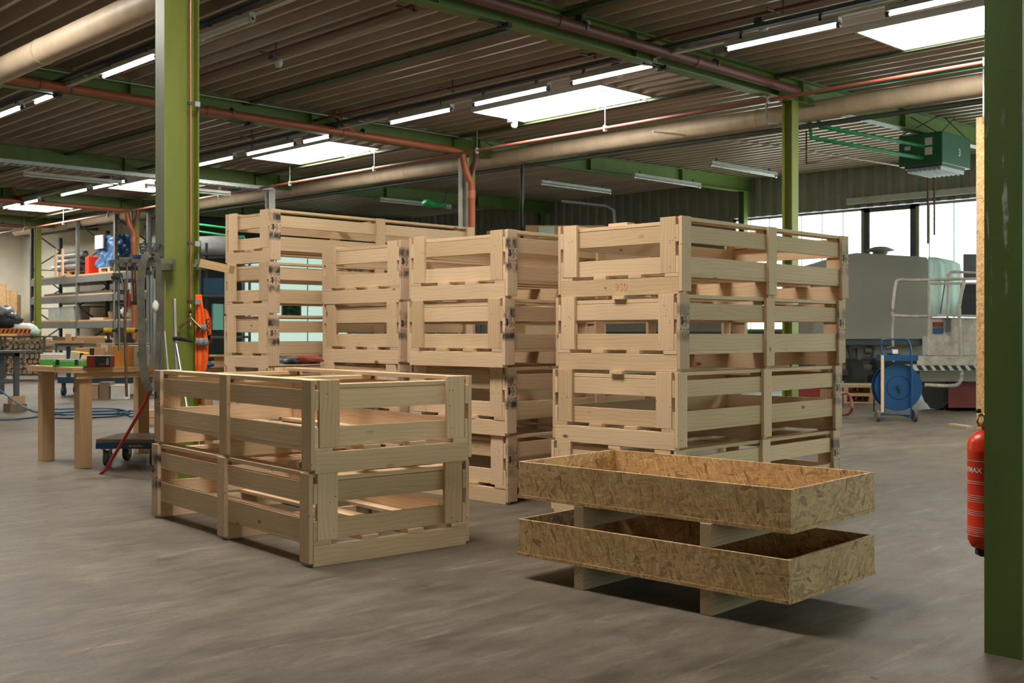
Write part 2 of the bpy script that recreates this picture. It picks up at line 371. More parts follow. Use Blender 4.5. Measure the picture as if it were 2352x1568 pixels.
# skylights
for cx0 in (11.83, 2.73):
    for k in range(-1, 6):
        if cx0 < 5 and k < 0: continue
        y0 = 3.77 + 6.606 * k; y1 = y0 + 2.66; z = rz_(cx0, y0) + HB; x1 = cx0 + 1.14
        w = MB()
        for a in ((cx0 - .03, cx0, y0 - .03, y1 + .03), (x1, x1 + .03, y0 - .03, y1 + .03), (cx0, x1, y0 - .03, y0), (cx0, x1, y1, y1 + .03)):
            w.box(a[0], a[1], a[2], a[3], z - .01, z + .16)
        t = thing('skylight', '', 'skylight', (0, 0, 0)); t['kind'] = 'structure'; del t['label']; del t['category']
        t.name = 'window_skylight'
        w.build('frame', 'white_metal', t)
        MB().box(cx0, x1, y0, y1, z + .05, z + .06).build('diffuser', 'skylight_glow', t)
        if cx0 > 5:
            r = MB(); r.box(cx0 + .03, x1, y1 - 1.95, y1 - 1.93, z - .02, z); r.tube([(x1 - .02, y0 + .1, z - .05), (x1 - .02, y0 + 1.0, z - .05), (x1 - .1, y0 + 1.05, z - .02)], .012)
            r.tube([(cx0 + .1, y0 + .06, z - .05), (x1, y0 + .06, z - .05)], .01); r.build('opener_rod', 'white_metal', t)
# steel beams (I sections along x)
def ibeam(name, y, x0, x1, mat='beam_green', b=.17, tf=.014):
    m = MB()
    def quad(ya, yb, za, zb):
        vs = [(x, yy, rz_(x, y) + z_) for x in (x0, x1) for yy, z_ in ((ya, za), (yb, za), (yb, zb), (ya, zb))]
        m.add(vs, [(0, 1, 2, 3), (7, 6, 5, 4), (0, 4, 5, 1), (1, 5, 6, 2), (2, 6, 7, 3), (3, 7, 4, 0)])
    quad(y - b / 2, y + b / 2, 0, tf); quad(y - b / 2, y + b / 2, HB - tf, HB); quad(y - .004, y + .004, tf, HB - tf)
    x = x0 + .2
    while x < x1:
        z = rz_(x, y); m.box(x, x + .012, y - b / 2, y + b / 2, z + tf, z + HB - tf); x += 3.0
    return m.build(name, mat, kind='structure')
for i, y in enumerate(ROWS):
    ibeam('trim_beam_west', y, XL, XC); ibeam('trim_beam_east', y, XC, XW)
# green tie members along y between the ribs
for x in (8.8, 12.99, 12.99 - 9.1):
    MB().box(x, x + .12, YF, YB, 4.655, 4.685).build('trim_tie_member', 'tie_green', kind='structure')
# columns
def col_x(x, y, zt=None, b=.075):   # web along x, flanges facing +-x
    z1 = zt or rz_(x, y); m = MB(); h = .15
    m.box(x - h, x - h + .012, y - b, y + b, 0, z1); m.box(x + h - .012, x + h, y - b, y + b, 0, z1); m.box(x - h + .012, x + h - .012, y - .005, y + .005, 0, z1)
    return m
def col_y(x, y):
    z1 = rz_(x, y); m = MB(); h = .08; b = .08
    m.box(x - b, x + b, y - h, y - h + .012, 0, z1); m.box(x - b, x + b, y + h - .012, y + h, 0, z1); m.box(x - .004, x + .004, y - h + .012, y + h - .012, 0, z1)
    return m
def structc(name, m, mat):
    o = m.build(name, mat); return o
tag(structc('steel_column', col_x(4.34, 1.69, None, .07), 'green_paint_worn'), 'scuffed dark green steel column at the right edge beside the fire extinguisher', 'column')
g1 = thing('steel_column', 'olive green steel column with copper pipe, behind the low crates', 'column', (XG, 8.27, 0))
col_x(0, 0, rz_(XG, 8.27)).build('column_profile', 'green_paint', g1)
z1 = rz_(XG, 8.27)
o = MB().box(-.1502 - .0015, -.1502, -.075, .075, 0, z1).build('flange_face', 'grey_green_paint', g1)
LB = {8.296: 'olive green column right of the pipes above the big right crate stack', 14.902: 'green column beside the orange downpipe above the long crate',
      21.508: 'white painted column above the left end of the long crates', 28.114: 'green column behind the orange downpipe at the pallet rack', 34.72: 'thin light green column in front of the left end of the pallet rack'}
for y in ROWS[2:7]:
    o = structc('steel_column', col_y(XC, y), 'green_paint'); k = min(LB, key=lambda q_: abs(q_ - y)); tag(o, LB[k], 'column')
    if abs(y - 21.5) < .2: o.data.materials[0] = M['white_metal']
tag(MB().box(XC - .15, XC - .09, 14.80, 14.86, 0, 4.34).box(XC - .20, XC - .151, 14.88, 14.96, 0, 4.34).build('cable_casing', 'white_metal'), 'white vertical casing on the column behind the long crate', 'casing')
for y in ROWS[2:5]:
    tag(structc('wall_column', col_y(XW - .35, y), 'beam_green'), {8: 'green wall column hidden by the crate stack right of centre', 14: 'green wall column at the end of the beam beside the windows', 21: 'green wall column far back left of the black hose'}[int(y)], 'column')
for y in ROWS[:2]:
    tag(structc('steel_column', col_y(XC, y), 'green_paint'), 'green column beyond the right edge', 'column')

# walls
def corr_wall_x(x, y0, y1, z0, z1, name, mat):
    m = MB(); p = .30; y = y0
    while y < y1:
        for a, b, da, db in ((0, .10, 0, 0), (.10, .13, 0, .05), (.13, .27, .05, .05), (.27, .30, .05, 0)):
            m.add([(x + da, y + a, z0), (x + db, y + b, z0), (x + db, y + b, z1), (x + da, y + a, z1)], [(0, 1, 2, 3)])
        y += p
    return m.build(name, mat, kind='structure')
WZ0, WZ1 = 1.25, 3.93
corr_wall_x(XW, YF, 31, WZ1 + .02, 5.3, 'wall_right', 'cladding')
corr_wall_x(XW, 20.2, 31, 0, WZ1 + .02, 'wall_right_back', 'cladding')
MB().box(XW, XW + .2, YF, 20.2, 0, WZ0).build('wall_right_base', 'cabin_dark', kind='structure')
MB().box(XW, XW + .1, 15.4, 20.2, WZ0, WZ1 + .02).build('wall_right_panel', 'cladding', kind='structure')
# window band: pane groups
wi = 0
clear = (yx(2092, XW), yx(1997, XW))
edges = [15.4, 13.9, clear[1] + .12, clear[0] - .12, 9.0, 6.0, 2.5, -1, -4.5, YF]
for i in range(len(edges) - 1):
    ya, yb = edges[i + 1], edges[i]; wi += 1
    t = thing('window_%d' % wi, '', ''); t['kind'] = 'structure'; del t['label']; del t['category']
    f = MB(); fw = .07 if i != 2 else .13
    f.box(XW - .02, XW + .06, ya, ya + fw, WZ0, WZ1); f.box(XW - .02, XW + .06, yb - fw, yb, WZ0, WZ1); f.box(XW - .02, XW + .06, ya, yb, WZ1 - fw * .8, WZ1); f.box(XW - .02, XW + .06, ya, yb, WZ0, WZ0 + .06)
    f.build('frame', 'steel_dark' if i == 2 else 'cladding', t)
    MB().box(XW + .03, XW + .04, ya + fw, yb - fw, WZ0 + .06, WZ1 - fw * .8).build('pane', 'window_glow', t)
    if i != 2:
        g = MB(); y = ya + .5
        while y < yb - .2: g.box(XW + .005, XW + .03, y, y + .025, WZ0, WZ1 - .05); y += .52
        if g.v: g.build('glazing_bar', 'tarp_light', t)
MB().box(XW - .12, XW - .02, yx(2300, XW), yx(1950, XW), 4.03, 4.16).build('trim_lintel', 'white_metal', kind='structure')
MB().box(XW - .2, XW - .06, yx(2300, XW), yx(1930, XW), 4.90, 5.0).build('trim_upper', 'galv', kind='structure')
MB().box(XL, XW, YB, YB + .2, 0, 5.3).build('wall_back', 'wall_white', kind='structure')
MB().box(15.3, 15.45, 29.5, YB, 0, 5.3).build('wall_rack_side', 'wall_white', kind='structure')
MB().box(15.3, XW, 31.0, 31.15, 3.75, 5.3).build('wall_inner_upper', 'wall_dark', kind='structure')
MB().box(15.3, 18.3, 31.0, 31.15, 0, 3.75).build('wall_inner_dark', 'cabin_dark', kind='structure')
MB().box(18.3, XW, 31.0, 31.15, 0, 3.75).build('wall_inner_light', 'tarp_light', kind='structure')
MB().box(18.4, XW - .1, 30.965, 30.99, .9, 3.7).build('window_10', 'office_glow', kind='structure')  # glowing sheet added to brighten the pale back partition
for x in (19.5, 20.7, 21.9): MB().box(x, x + .03, 30.94, 30.965, 0, 3.75).build('trim_joint', 'cabin_white', kind='structure')
MB().box(XL - .2, XL, YF, YB, 0, 5.3).build('wall_left', 'cladding', kind='structure')
MB().box(XL, XW, YF - .2, YF, 0, 1.0).build('wall_front_base', 'cladding', kind='structure')
MB().box(XL, XW, YF - .2, YF, 3.6, 5.3).build('wall_front_top', 'cladding', kind='structure')
for k in range(6):  # unseen glowing panes behind the camera, added as cool fill light
    x0 = XL + .3 + k * 4.5; x1 = x0 + 4.2
    t = thing('window_%d' % (20 + k), '', ''); t['kind'] = 'structure'; del t['label']; del t['category']
    MB().box(x0, x1, YF - .1, YF - .08, 1.0, 3.6).build('pane', 'window_front_glow', t)
    MB().box(x0 - .15, x0, YF - .15, YF, 1.0, 3.6).box(x1, x1 + .15, YF - .15, YF, 1.0, 3.6).build('frame', 'galv', t)

# ------------------------------------------------------------------ ceiling services
# big ducts
def duct(name, x, z, ya, yb, r, label, kz=.003):
    m = MB(); m.tube([(x, ya, z + kz * ya), (x, yb, z + kz * yb)], r, 20)
    t = thing(name, label, 'duct'); m.build('duct_pipe', 'duct_beige', t)
    y = ya + 1
    while y < yb: MB().cyl((x, y, z + kz * y), (x, y + .05, z + kz * y), r + .006, seg=20).build('joint_band', 'duct_beige', t); y += 4.1
    return t
duct('insulated_duct', 14.04, 4.165 + .125, 0, 38.2, .135, 'long beige insulated duct crossing the hall above the crates', .008)
duct('insulated_duct', 4.78, 4.23, 3.0, 14.0, .14, 'large beige insulated duct at the top left corner')
MB().tube([(14.2, 0, 4.12), (14.2, 38, 4.42)], .035, 4).build('cable_channel', 'wall_dark')
tag(bpy.data.objects['cable_channel'], 'dark steel channel running under the long beige duct', 'channel')
tag(MB().tube([(14.05, 0, 4.34 + .20), (14.05, 37, 4.78)], .02, 6).build('conduit', 'pipe_green'), 'thin green conduit above the long beige duct', 'pipe')
# sprinkler pipe
t = thing('sprinkler_pipe', 'thin red sprinkler pipe hanging beside the long beige duct', 'pipe')
MB().tube([(12.88, 1.5, 4.33), (12.88, 38, 4.36)], .024, 8).build('pipe', 'sprinkler_red', t)
for k in range(13):
    y = 2.5 + k * 2.9; MB().box(12.876, 12.884, y - .004, y + .004, 4.37, 4.70).box(12.85, 12.91, y - .015, y + .015, 4.29, 4.38).build('hanger', 'galv', t)
for x, ya, yb, lab in ((7.25, 3, 14.4, 'thin rust brown pipe under the roof between the two light rows'), (10.05, 3, 20, 'thin rust brown pipe under the roof beside the lit lamp row'), (1.6, 6, 14, 'thin rust brown pipe under the roof at the top left')):
    t = thing('sprinkler_branch', lab, 'pipe'); MB().tube([(x, ya, 4.56), (x, yb, 4.58)], .022, 8).build('pipe', 'pipe_brown', t)
    y = ya + .7
    while y < yb: MB().cyl((x, y, 4.5), (x, y, 4.68), .009, seg=6).cyl((x - .15, y + .1, 4.56), (x + .12, y + .1, 4.56), .012, seg=6).build('nozzle', 'pipe_brown', t); y += 2.6
# drain pipes along the beams
def drain(y, z, x0, x1, r, mat, label, sl=0, down=None, branches=()):
    t = thing('drain_pipe', label, 'drain pipe')
    pts = [(x0, y, z), (x1, y, z - sl)]
    MB().tube(pts, r, 14).build('horizontal_pipe', mat, t)
    x = x0 + 1.1
    while x < x1 - .3: MB().cyl((x, y, z - sl * (x - x0) / (x1 - x0)), (x + .12, y, z - sl * (x - x0) / (x1 - x0)), r + .008, seg=14).build('socket', mat, t); x += 2.4
    x = x0 + 1.5
    while x < x1 - .3: MB().cyl((x, y, z), (x + .03, y, z), r + .013, seg=14).cyl((x + .015, y, z + r), (x + .015, y, z + .3), .005, seg=6).build('pipe_clamp', 'steel_dark', t); x += 2.4
    for bx in branches:
        zb = z - sl * (bx - x0) / (x1 - x0)
        MB().tube([(bx + .35, y, zb + .02), (bx + .12, y, zb + .14), (bx, y, zb + .26), (bx, y, zb + .42)], r * .85, 12).build('branch', mat, t)
        MB().cyl((bx, y, zb + .33), (bx, y, zb + .40), r * .85 + .01, seg=12).build('branch_socket', mat, t)
    if down:
        xd, yd, zt = down
        MB().tube([(x1, y, z - sl), (x1 + .1, (y + yd) / 2, z - sl - .04), (xd - .12, yd, zt + .18), (xd, yd, zt), (xd, yd, .02)], r * 1.05, 14).build('downpipe', 'pipe_orange', t)
        MB().tube([(xd, yd, zt - .05), (xd, yd, zt + .25), (xd + .1, yd, zt + .42), (xd + .12, yd, zt + .58)], r * .9, 14).build('riser', 'pipe_brown', t)
        for zk in (zt - .12, 2.62, 1.2): MB().cyl((xd, yd, zk - .14), (xd, yd, zk), r + .014, seg=16).build('downpipe_socket', 'pipe_orange', t)
    return t
drain(14.72, 4.47, 4.6, 12.95, .062, 'pipe_orange', 'orange-brown drain pipe along the second beam ending in a downpipe behind the crates', .05, (13.22, 14.62, 3.85), (10.4,))
drain(8.06, 4.50, 5.0, 13.2, .062, 'pipe_brown', 'dark red drain pipe on the nearest beam at upper right', .03, None, ())
drain(27.92, 4.47, 4.6, 12.95, .062, 'pipe_orange', 'orange drain pipe on the far left beam with downpipe at the rack', .05, (13.22, 27.8, 3.85), (10.2,))
drain(34.5, 4.47, 6, 12.9, .05, 'pipe_brown', 'dark red drain pipe on the farthest left beam', .02)
# light rows: trunking and luminaires
for x, ya, yb, lab in ((10.30, 2, 31, 'dark perforated lamp rail carrying the lit lamp row by the skylights'), (5.93, 6.5, 20, 'dark perforated lamp rail of the lamp row at upper left')):
    m = MB(); m.box(x, x + .10, ya, yb, 4.52, 4.525); m.box(x, x + .005, ya, yb, 4.52, 4.56); m.box(x + .095, x + .10, ya, yb, 4.52, 4.56)
    o = tag(m.build('lamp_rail', 'steel_dark'), lab, 'lamp rail'); MB().box(x + .09, x + .16, ya, yb, 4.465, 4.485).build('reflector_strip', 'white_metal', o)
LUM = {}
def luminaire(x, y0, L, z, lit, label, group, along='y'):
    key = (round(L, 2), lit)
    if key not in LUM:
        ho = MB().box(-.035, .035, 0, L, .05, .10).box(-.055, .055, .02, L - .02, .043, .05).build('housing', 'white_metal')
        tu = MB().cyl((0, .03, .018), (0, L - .03, .018), .0145, seg=10).build('tube', 'tube_glow' if lit else 'tube_off')
        ec = 'steel_dark' if lit else 'galv'
        ca = MB().cyl((0, -.005, .018), (0, .035, .018), .027, seg=12).box(-.012, .012, -.005, .03, .018, .07).build('end_cap', ec)
        cb = MB().cyl((0, L - .035, .018), (0, L + .005, .018), .027, seg=12).box(-.012, .012, L - .03, L + .005, .018, .07).build('end_cap', ec)
        sa = MB().box(-.03, .0, .2, .23, .10, .17).build('mounting', 'steel_dark'); sb = MB().box(-.03, .0, L - .23, L - .2, .10, .17).build('mounting', 'steel_dark')
        LUM[key] = [o.data for o in (ho, tu, ca, cb, sa, sb)]
        for o in (ho, tu, ca, cb, sa, sb): bpy.data.objects.remove(o)
    t = thing('tube_light', label, 'tube light', (x, y0, z), 0 if along == 'y' else -PI / 2, group)
    for d_, nm in zip(LUM[key], ('housing', 'tube', 'end_cap', 'end_cap', 'mounting', 'mounting')):
        o = bpy.data.objects.new(nm, d_); C.objects.link(o); o.parent = t
    return t
G1_, G2_ = 'lit tube lights of the skylight row', 'tube lights of the upper left row'
for i, (y0, L, lab) in enumerate([(3.9, 1.45, 'lit tube light at the top right above the nearest skylight'), (5.86, 1.41, 'lit tube light left of the nearest skylight, near the beam'), (8.27, 1.35, 'lit tube light touching the near beam by the middle skylight'),
        (10.02, 1.45, 'lit tube light along the edge of the middle skylight'), (11.93, 1.43, 'lit tube light left of the middle skylight above the orange pipe bend'), (14.9, .80, 'short visible lit tube light by the skylight left of centre'),
        (15.93, 1.55, 'lit tube light along the edge of the skylight left of centre'), (17.9, 1.35, 'lit tube light just right of the olive column'), (22.27, 1.6, 'lit tube light beside the skylight left of the olive column'),
        (24.14, 1.45, 'lit tube light left of the olive column above the orange pipe'), (28.0, 1.2, 'small lit tube light at the left edge by the farthest skylight'), (26.9, .9, 'small far lit tube light above the farthest skylight')]):
    luminaire(10.42, y0, L, 4.36, True, lab, G1_)
for y0, L, lit, lab in [(7.35, 1.45, True, 'lit tube light cut by the top edge left of centre'), (9.92, 1.05, False, 'unlit tube light right of the olive column near the top edge'), (11.98, 1.45, True, 'bright lit tube light immediately left of the olive column'),
        (14.89, .7, True, 'small lit tube light below the top left duct'), (16.04, 1.1, True, 'lit tube light at the left edge below the large duct')]:
    luminaire(5.98, y0, L, 4.36, lit, lab, G2_)
for x0, lab in ((5.4, 'unlit tube light at the far left hanging under the third beam'), (7.9, 'unlit tube light left of the olive column under the cable ladder'), (10.3, 'unlit tube light right of the olive column under the cable ladder')):
    luminaire(x0, 21.15, 1.9, 4.12, False, lab, 'unlit tube lights under the cable ladder', 'x')
for p, lab in (((16.6, 16.2), 'unlit tube light behind the black hanging hose, left one'), ((17.2, 14.2), 'unlit tube light above the crates right of the black hose'), ((17, 12.2), 'unlit tube light under the back roof left of the green column'), ((16, 20.9), 'unlit tube light below the beam behind the white column')):
    luminaire(p[0], p[1], 2.2, 4.3, False, lab, 'unlit tube lights of the back hall', 'x')
# cable ladder along third beam
t = thing('cable_ladder', 'perforated grey cable ladder along the third beam', 'cable tray')
m = MB(); m.box(XL, 13.2, 21.05, 21.06, 4.33, 4.40); m.box(XL, 13.2, 21.34, 21.35, 4.33, 4.40); m.build('side_rail', 'galv', t)
m = MB(); x = -1
while x < 13.2: m.box(x, x + .06, 21.06, 21.34, 4.33, 4.335); x += .13
m.build('rungs', 'galv', t)
tag(MB().tube([(XL, 14.70, 4.66), (13.3, 14.70, 4.66)], .012, 6).build('conduit', 'galv'), 'thin grey conduit along the top of the second beam', 'pipe')
for p, lab in (((7.6, 12.0), 'smoke detector on the roof ribs right of the olive column'), ((9.1, 8.2), 'small sensor on the roof ribs above the middle crates'), ((11.1, 9.4), 'smoke detector above the middle skylight'), ((10.6, 6.9), 'smoke detector above the top right tube light'), ((12.6, 12.9), 'smoke detector between skylight and red pipe')):
    t = thing('smoke_detector', lab, 'smoke detector', (p[0], p[1], 4.58), group='smoke detectors')
    MB().lathe([(.0, -.05), (.035, -.05), (.05, -.02), (.055, 0), (.055, .05), (0, .05)], 14).build('detector_body', 'white_metal', t)
    MB().box(-.11, -.06, -.05, .05, .03, .12).build('bracket', 'steel_dark', t)
# little clamps under near beam
for x, y, lab in ((7.9, 8.27, 'small black cable clip under the nearest beam, upper one'), (10.5, 8.27, 'small black cable clip under the nearest beam above the lit tube'), (6.0, 14.9, 'small black clip under the second beam left of the olive column'), (8.9, 14.9, 'small black clip under the second beam right of the olive column')):
    z = rz_(x, y); tag(MB().box(x - .03, x + .03, y - .12, y + .04, z - .05, z - .005).box(x - .35, x - .02, y - .06, y - .02, z - .035, z - .02).build('beam_clip', 'black'), lab, 'clip', 'beam clips')

# heater with green pipes
hx, hy, hz = 17.0, 7.8, 3.88
t = thing('unit_heater', 'dark green unit heater hanging at upper right, numbered 3', 'heater', (hx, hy, hz))
box('casing', 'heater_green', 0, 1.04, 0, .72, 0, .5, t, .01)
MB().box(.1, .95, .05, .67, -.03, 0).build('outlet_frame', 'steel_dark', t)
m = MB()
for k in range(8): m.box(.1, .95, .07 + k * .078, .075 + k * .078, -.09, -.03)
m.build('louvre', 'galv', t)
MB().box(-.004, 0, .16, .28, .15, .27).box(-.004, 0, .16, .28, .30, .42).box(-.004, 0, .52, .62, .26, .32).build('label_plate', 'card_white', t)
text('3', .17, 'card_white', 'number', t, TR(.62, -.004, .22))
for a_, b_ in (((0, .1, .5), (-.05, .5, .78)), ((0, .7, .5), (.3, .2, .8)), ((1, .05, .5), (.75, .3, .85)), ((1, .65, .5), (.9, .2, .85))): MB().tube([a_, b_], .008, 6).build('hanger', 'black', t)
for z0, z1, lab in ((4.17, 4.24, 'upper bright green heating pipe leading to the green heater'), (3.90, 4.02, 'lower bright green heating pipe leading to the green heater')):
    p0 = P3(1860 if z0 < 4 else 1880, 275, 16.2)
    pe = Vector((17.0 - .02, 8.1, z0 + (.0 if z0 > 4 else .08)))
    q0 = P3(1863 if z0 < 4 else 1883, 316 if z0 < 4 else 290, 16.2)
    tag(MB().tube([p0, q0, q0 * .5 + pe * .5, pe], .03, 10).build('heating_pipe', 'pipe_green'), lab, 'pipe')
tag(MB().tube([P3(1760, 228, 16), P3(1762, 284, 16), P3(1825, 278, 16.2), P3(1950, 306, 17)], .02, 8).build('conduit', 'galv'), 'grey bent conduit beside the green column at upper right', 'pipe')
tag(MB().tube([P3(1500, 262 + 40, 17.0), P3(1780, 334, 18.0), P3(2130, 391, 20.5)], .015, 6).build('conduit', 'duct_beige'), 'long thin brown cable conduit under the back roof', 'pipe')
tag(MB().tube([P3(1852, 300, 16.6), P3(1852, 375, 16.6), P3(1950, 357, 18)], .013, 6).build('conduit', 'pipe_brown'), 'thin dark pipe loop hanging beside the green column', 'pipe')
tag(MB().tube([P3(2131, 300 + 80, 21.8), P3(2131, 560, 21.8)], .022, 6).tube([P3(2146, 380, 21.8), P3(2146, 540, 21.8)], .022, 6).build('cable_drop', 'rusty'), 'pair of thin brown cables hanging down in front of the windows', 'cable')
tag(MB().tube([P3(1290, 462, 20), P3(1392, 473, 20.2), P3(1410, 483, 20.2), P3(1412, 520, 20.2)], .03, 8).build('conduit', 'steel_dark'), 'dark bent pipe on the corrugated back wall above the crates', 'pipe')
tag(MB().tube([P3(1198, 380, 13.6), P3(1200, 440, 13.6), P3(1197, 480, 13.6), P3(1199, 560, 13.6)], .022, 8).tube([P3(1201, 380, 13.5), P3(1198, 440, 13.5), P3(1201, 560, 13.5)], .012, 6).build('hanging_hose', 'black'), 'black and red hose hanging from the roof in the middle', 'hose')
t = thing('exhaust_fan', 'small bright green fan hanging behind the left crates', 'fan', P3(985, 474, 21), RV)
MB().lathe([(0, 0), (.12, 0), (.14, .06), (.10, .12), (0, .12)], 14).build('fan_body', 'pipe_green', t); MB().box(.0, .34, -.06, .06, -.02, .05).build('outlet', 'pipe_green', t); MB().tube([(.3, 0, .03), (.33, 0, .2), (.33, 0, .3)], .02, 6).build('hose_stub', 'black', t)
for k, (y, z) in enumerate(((30.0, 3.3), (30.2, 2.95))):
    tag(MB().tube([P3(430, 512 + k * 16, 27), P3(560, 528 + k * 18, 27)], .03, 6).build('heating_pipe', 'pipe_green'), ('upper', 'lower')[k] + ' dark green pipe right of the olive column in the dark back hall', 'pipe')

# ------------------------------------------------------------------ crates
def crate_parts(L, W, T, ns, pre):
    k = T / .4805; P = []
    def b(nm, mat, x0, x1, y0, y1, z0, z1):
        o = MB().box(x0, x1, y0, y1, z0 * k, z1 * k).build(nm, mat, None, .0018); P.append((nm, mat, o.data)); bpy.data.objects.remove(o)
    th = .024; tb = .022
    px = (0, L / 2 - .05, L - .1)
    for sidey in (0, W - th):
        for i, x in enumerate(px): b('post', 'pine_post', x, x + .1, sidey, sidey + th, .018, .4805)
    for y in (th, W - th - tb):
        b('side_board', 'pine', 0, L, y, y + tb, .130, .236); b('side_board', 'pine', 0, L, y, y + tb, .323, .429)
    for y0 in (th, W - th - .09): b('top_rail', 'pine', .026, L - .026, y0, y0 + .09, .457, .4803)
    for x in (.026, L / 2 - .045, L - .116): b('cross_rail', 'pine', x, x + .09, th + tb, W - th - tb, .4325, .4565)
    for x in (.0, L - th):
        for y0 in (th + tb + .004, W - th - tb - .004 - .12): b('end_post', 'pine_post', x, x + th, y0, y0 + .12, .131, .4803)
    for x in (th + .001, L - th - .001 - tb):
        b('end_board', 'pine', x, x + tb, th + tb + .001, W - th - tb - .001, .131, .235); b('end_board', 'pine', x, x + tb, th + tb + .001, W - th - tb - .001, .324, .430)
    sp = (W - 2 * th - .105) / (ns - 1)
    for i in range(ns): b('deck_slat', 'pine', 0, L, th + i * sp, th + i * sp + .105, .108, .130)
    for x in (0, L / 2 - .025, L - .05): b('runner', 'pine', x, x + .05, th, W - th, 0, .108)
    return P
PR = {'a': (crate_parts(2.08, 1.03, .4805, 4, ''), 2.08, 1.03, .4805), 'b': (crate_parts(2.39, .723, .452, 3, ''), 2.39, .723, .452)}
def stamp(par, x, y, face, zc=.31):
    m = MB(); w, h, t_ = .090, .098, .0045
    n = 6
    for i in range(n):
        a = -w / 2 + i * w / n
        if i % 2 == 0 or i == n - 1: m.box(a, a + w / n * .8, -.0006, 0, -h / 2, -h / 2 + t_); m.box(a, a + w / n * .8, -.0006, 0, h / 2 - t_, h / 2)
        a = -h / 2 + i * h / n
        if i % 2 == 0: m.box(-w / 2, -w / 2 + t_, -.0006, 0, a, a + h / n * .8); m.box(w / 2 - t_, w / 2, -.0006, 0, a, a + h / n * .8)
    # ear-of-grain mark
    m.box(-.0285, -.0245, -.0006, 0, -.03, .03)
    for i in range(5):
        for s_ in (-1, 1): m.box(-.007, .007, -.0006, 0, -.0028, .0028, mat=TR(-.0265 + s_ * .006, 0, -.012 + i * .010, 0, 0, -s_ * .8))
    mt = TR(x, y, zc, 0 if face > 0 else PI)
    for i, p in enumerate(m.v): m.v[i] = mt @ p
    o = m.build('treatment_stamp', 'ink', par)
    text('DE-\nNP12011\nHT', .021, 'ink', 'stamp_lettering', par, mt @ TR(.008, -.0003, 0) @ Matrix.Diagonal((.72, 1, 1.3, 1)))
def crate(kind, x, y, th, z, label, group, stamps=(), flip=False):
    P, L, W, T = PR[kind]
    if flip: x += W * math.sin(th); y -= W * math.cos(th)
    t = thing('pallet_crate', label, 'crate', (x, y, z), th, group)
    pi = 0
    for nm, mat, d in P:
        o = bpy.data.objects.new(nm, d); C.objects.link(o); o.parent = t
        o.location = (random.uniform(-.002, .002), random.uniform(-.001, .001), 0)
        if nm == 'post':
            if pi in stamps:
                d2 = d.copy(); d2.materials[0] = M['pine_stamped']; o.data = d2; o.location = (0, 0, 0)
                sx_ = (0, L / 2 - .05, L - .1)[pi % 3] + .05
                if pi < 3: stamp(t, sx_, -.0004, 1, .31 * T / .4805)
                else: stamp(t, sx_, W + .0004, -1, .31 * T / .4805)
            pi += 1
    return t
D = math.radians
T = .4805
crate('a', 3.222, 4.785, D(85.07), T, 'slatted pine crate, upper of the low pair at front left', 'crates of the low front pair', (5,), True)
crate('a', 3.224, 4.801, D(85.40), 0, 'slatted pine crate on the floor, lower of the low front left pair', 'crates of the low front pair', (5,), True)
NM = {4: 'topmost', 3: 'second from the top', 2: 'third from the top', 1: 'lowest'}
c4 = None
for k, x, y, th, st in ((4, 5.503, 4.163, .87, (2,)), (3, 5.488, 4.165, 1.25, (0, 2)), (2, 5.464, 4.162, 1.74, (2,)), (1, 5.466, 4.172, 1.99, (2,))):
    c = crate('a', x, y, D(th), (k - 1) * T + .0005 * k, 'slatted pine crate, %s in the big stack at right' % NM[k], 'crates of the big right stack', st)
    if k < 4: box('top_rail', 'pine', 0, 2.08, .44, .54, .457, .4803, c, .0018)
    if k == 4: text('+   950 ', .07, 'chalk_faint', 'chalk_number', c, TR(-.0015, .52, .055, -PI / 2))
for k, x, y, th in ((4, 5.347, 5.54, 2.4), (3, 5.33, 5.55, 1.9), (2, 5.385, 5.585, 2.3), (1, 5.402, 5.595, 2.3)):
    crate('a', x, y, D(th), (k - 1) * T + .0005 * k, 'slatted pine crate, %s in the middle stack' % NM[k], 'crates of the middle stack', (0,))
for k, x, y, th in ((4, 5.375, 6.757, 1.2), (3, 5.37, 6.757, .6), (2, 5.372, 6.77, 1.3), (1, 5.38, 6.78, 1.2)):
    crate('a', x, y, D(th), (k - 1) * T + .0005 * k, 'slatted pine crate, %s in the stack behind the middle one' % NM[k], 'crates of the stack behind the middle one', (0,))
NA = {5: 'topmost', 4: 'second from the top', 3: 'third from the top', 2: 'fourth from the top, mostly hidden', 1: 'lowest, hidden by the front pair'}
for k, x, y, th in ((5, 5.116, 8.196, 1.3), (4, 5.106, 8.191, 1.6), (3, 5.10, 8.19, 1.5), (2, 5.095, 8.185, 1.5), (1, 5.1, 8.19, 1.5)):
    crate('b', x, y, D(th), (k - 1) * .452 + .0005 * k, 'long narrow pine crate, %s of the rear left stack' % NA[k], 'long crates of the rear left stack', (0,))

tag(MB().box(5.60, 5.68, 4.68, 4.84, 1.901, 1.927).build('wood_offcut', 'pine'), 'small wood offcut lying on top of the big right crate stack', 'timber')
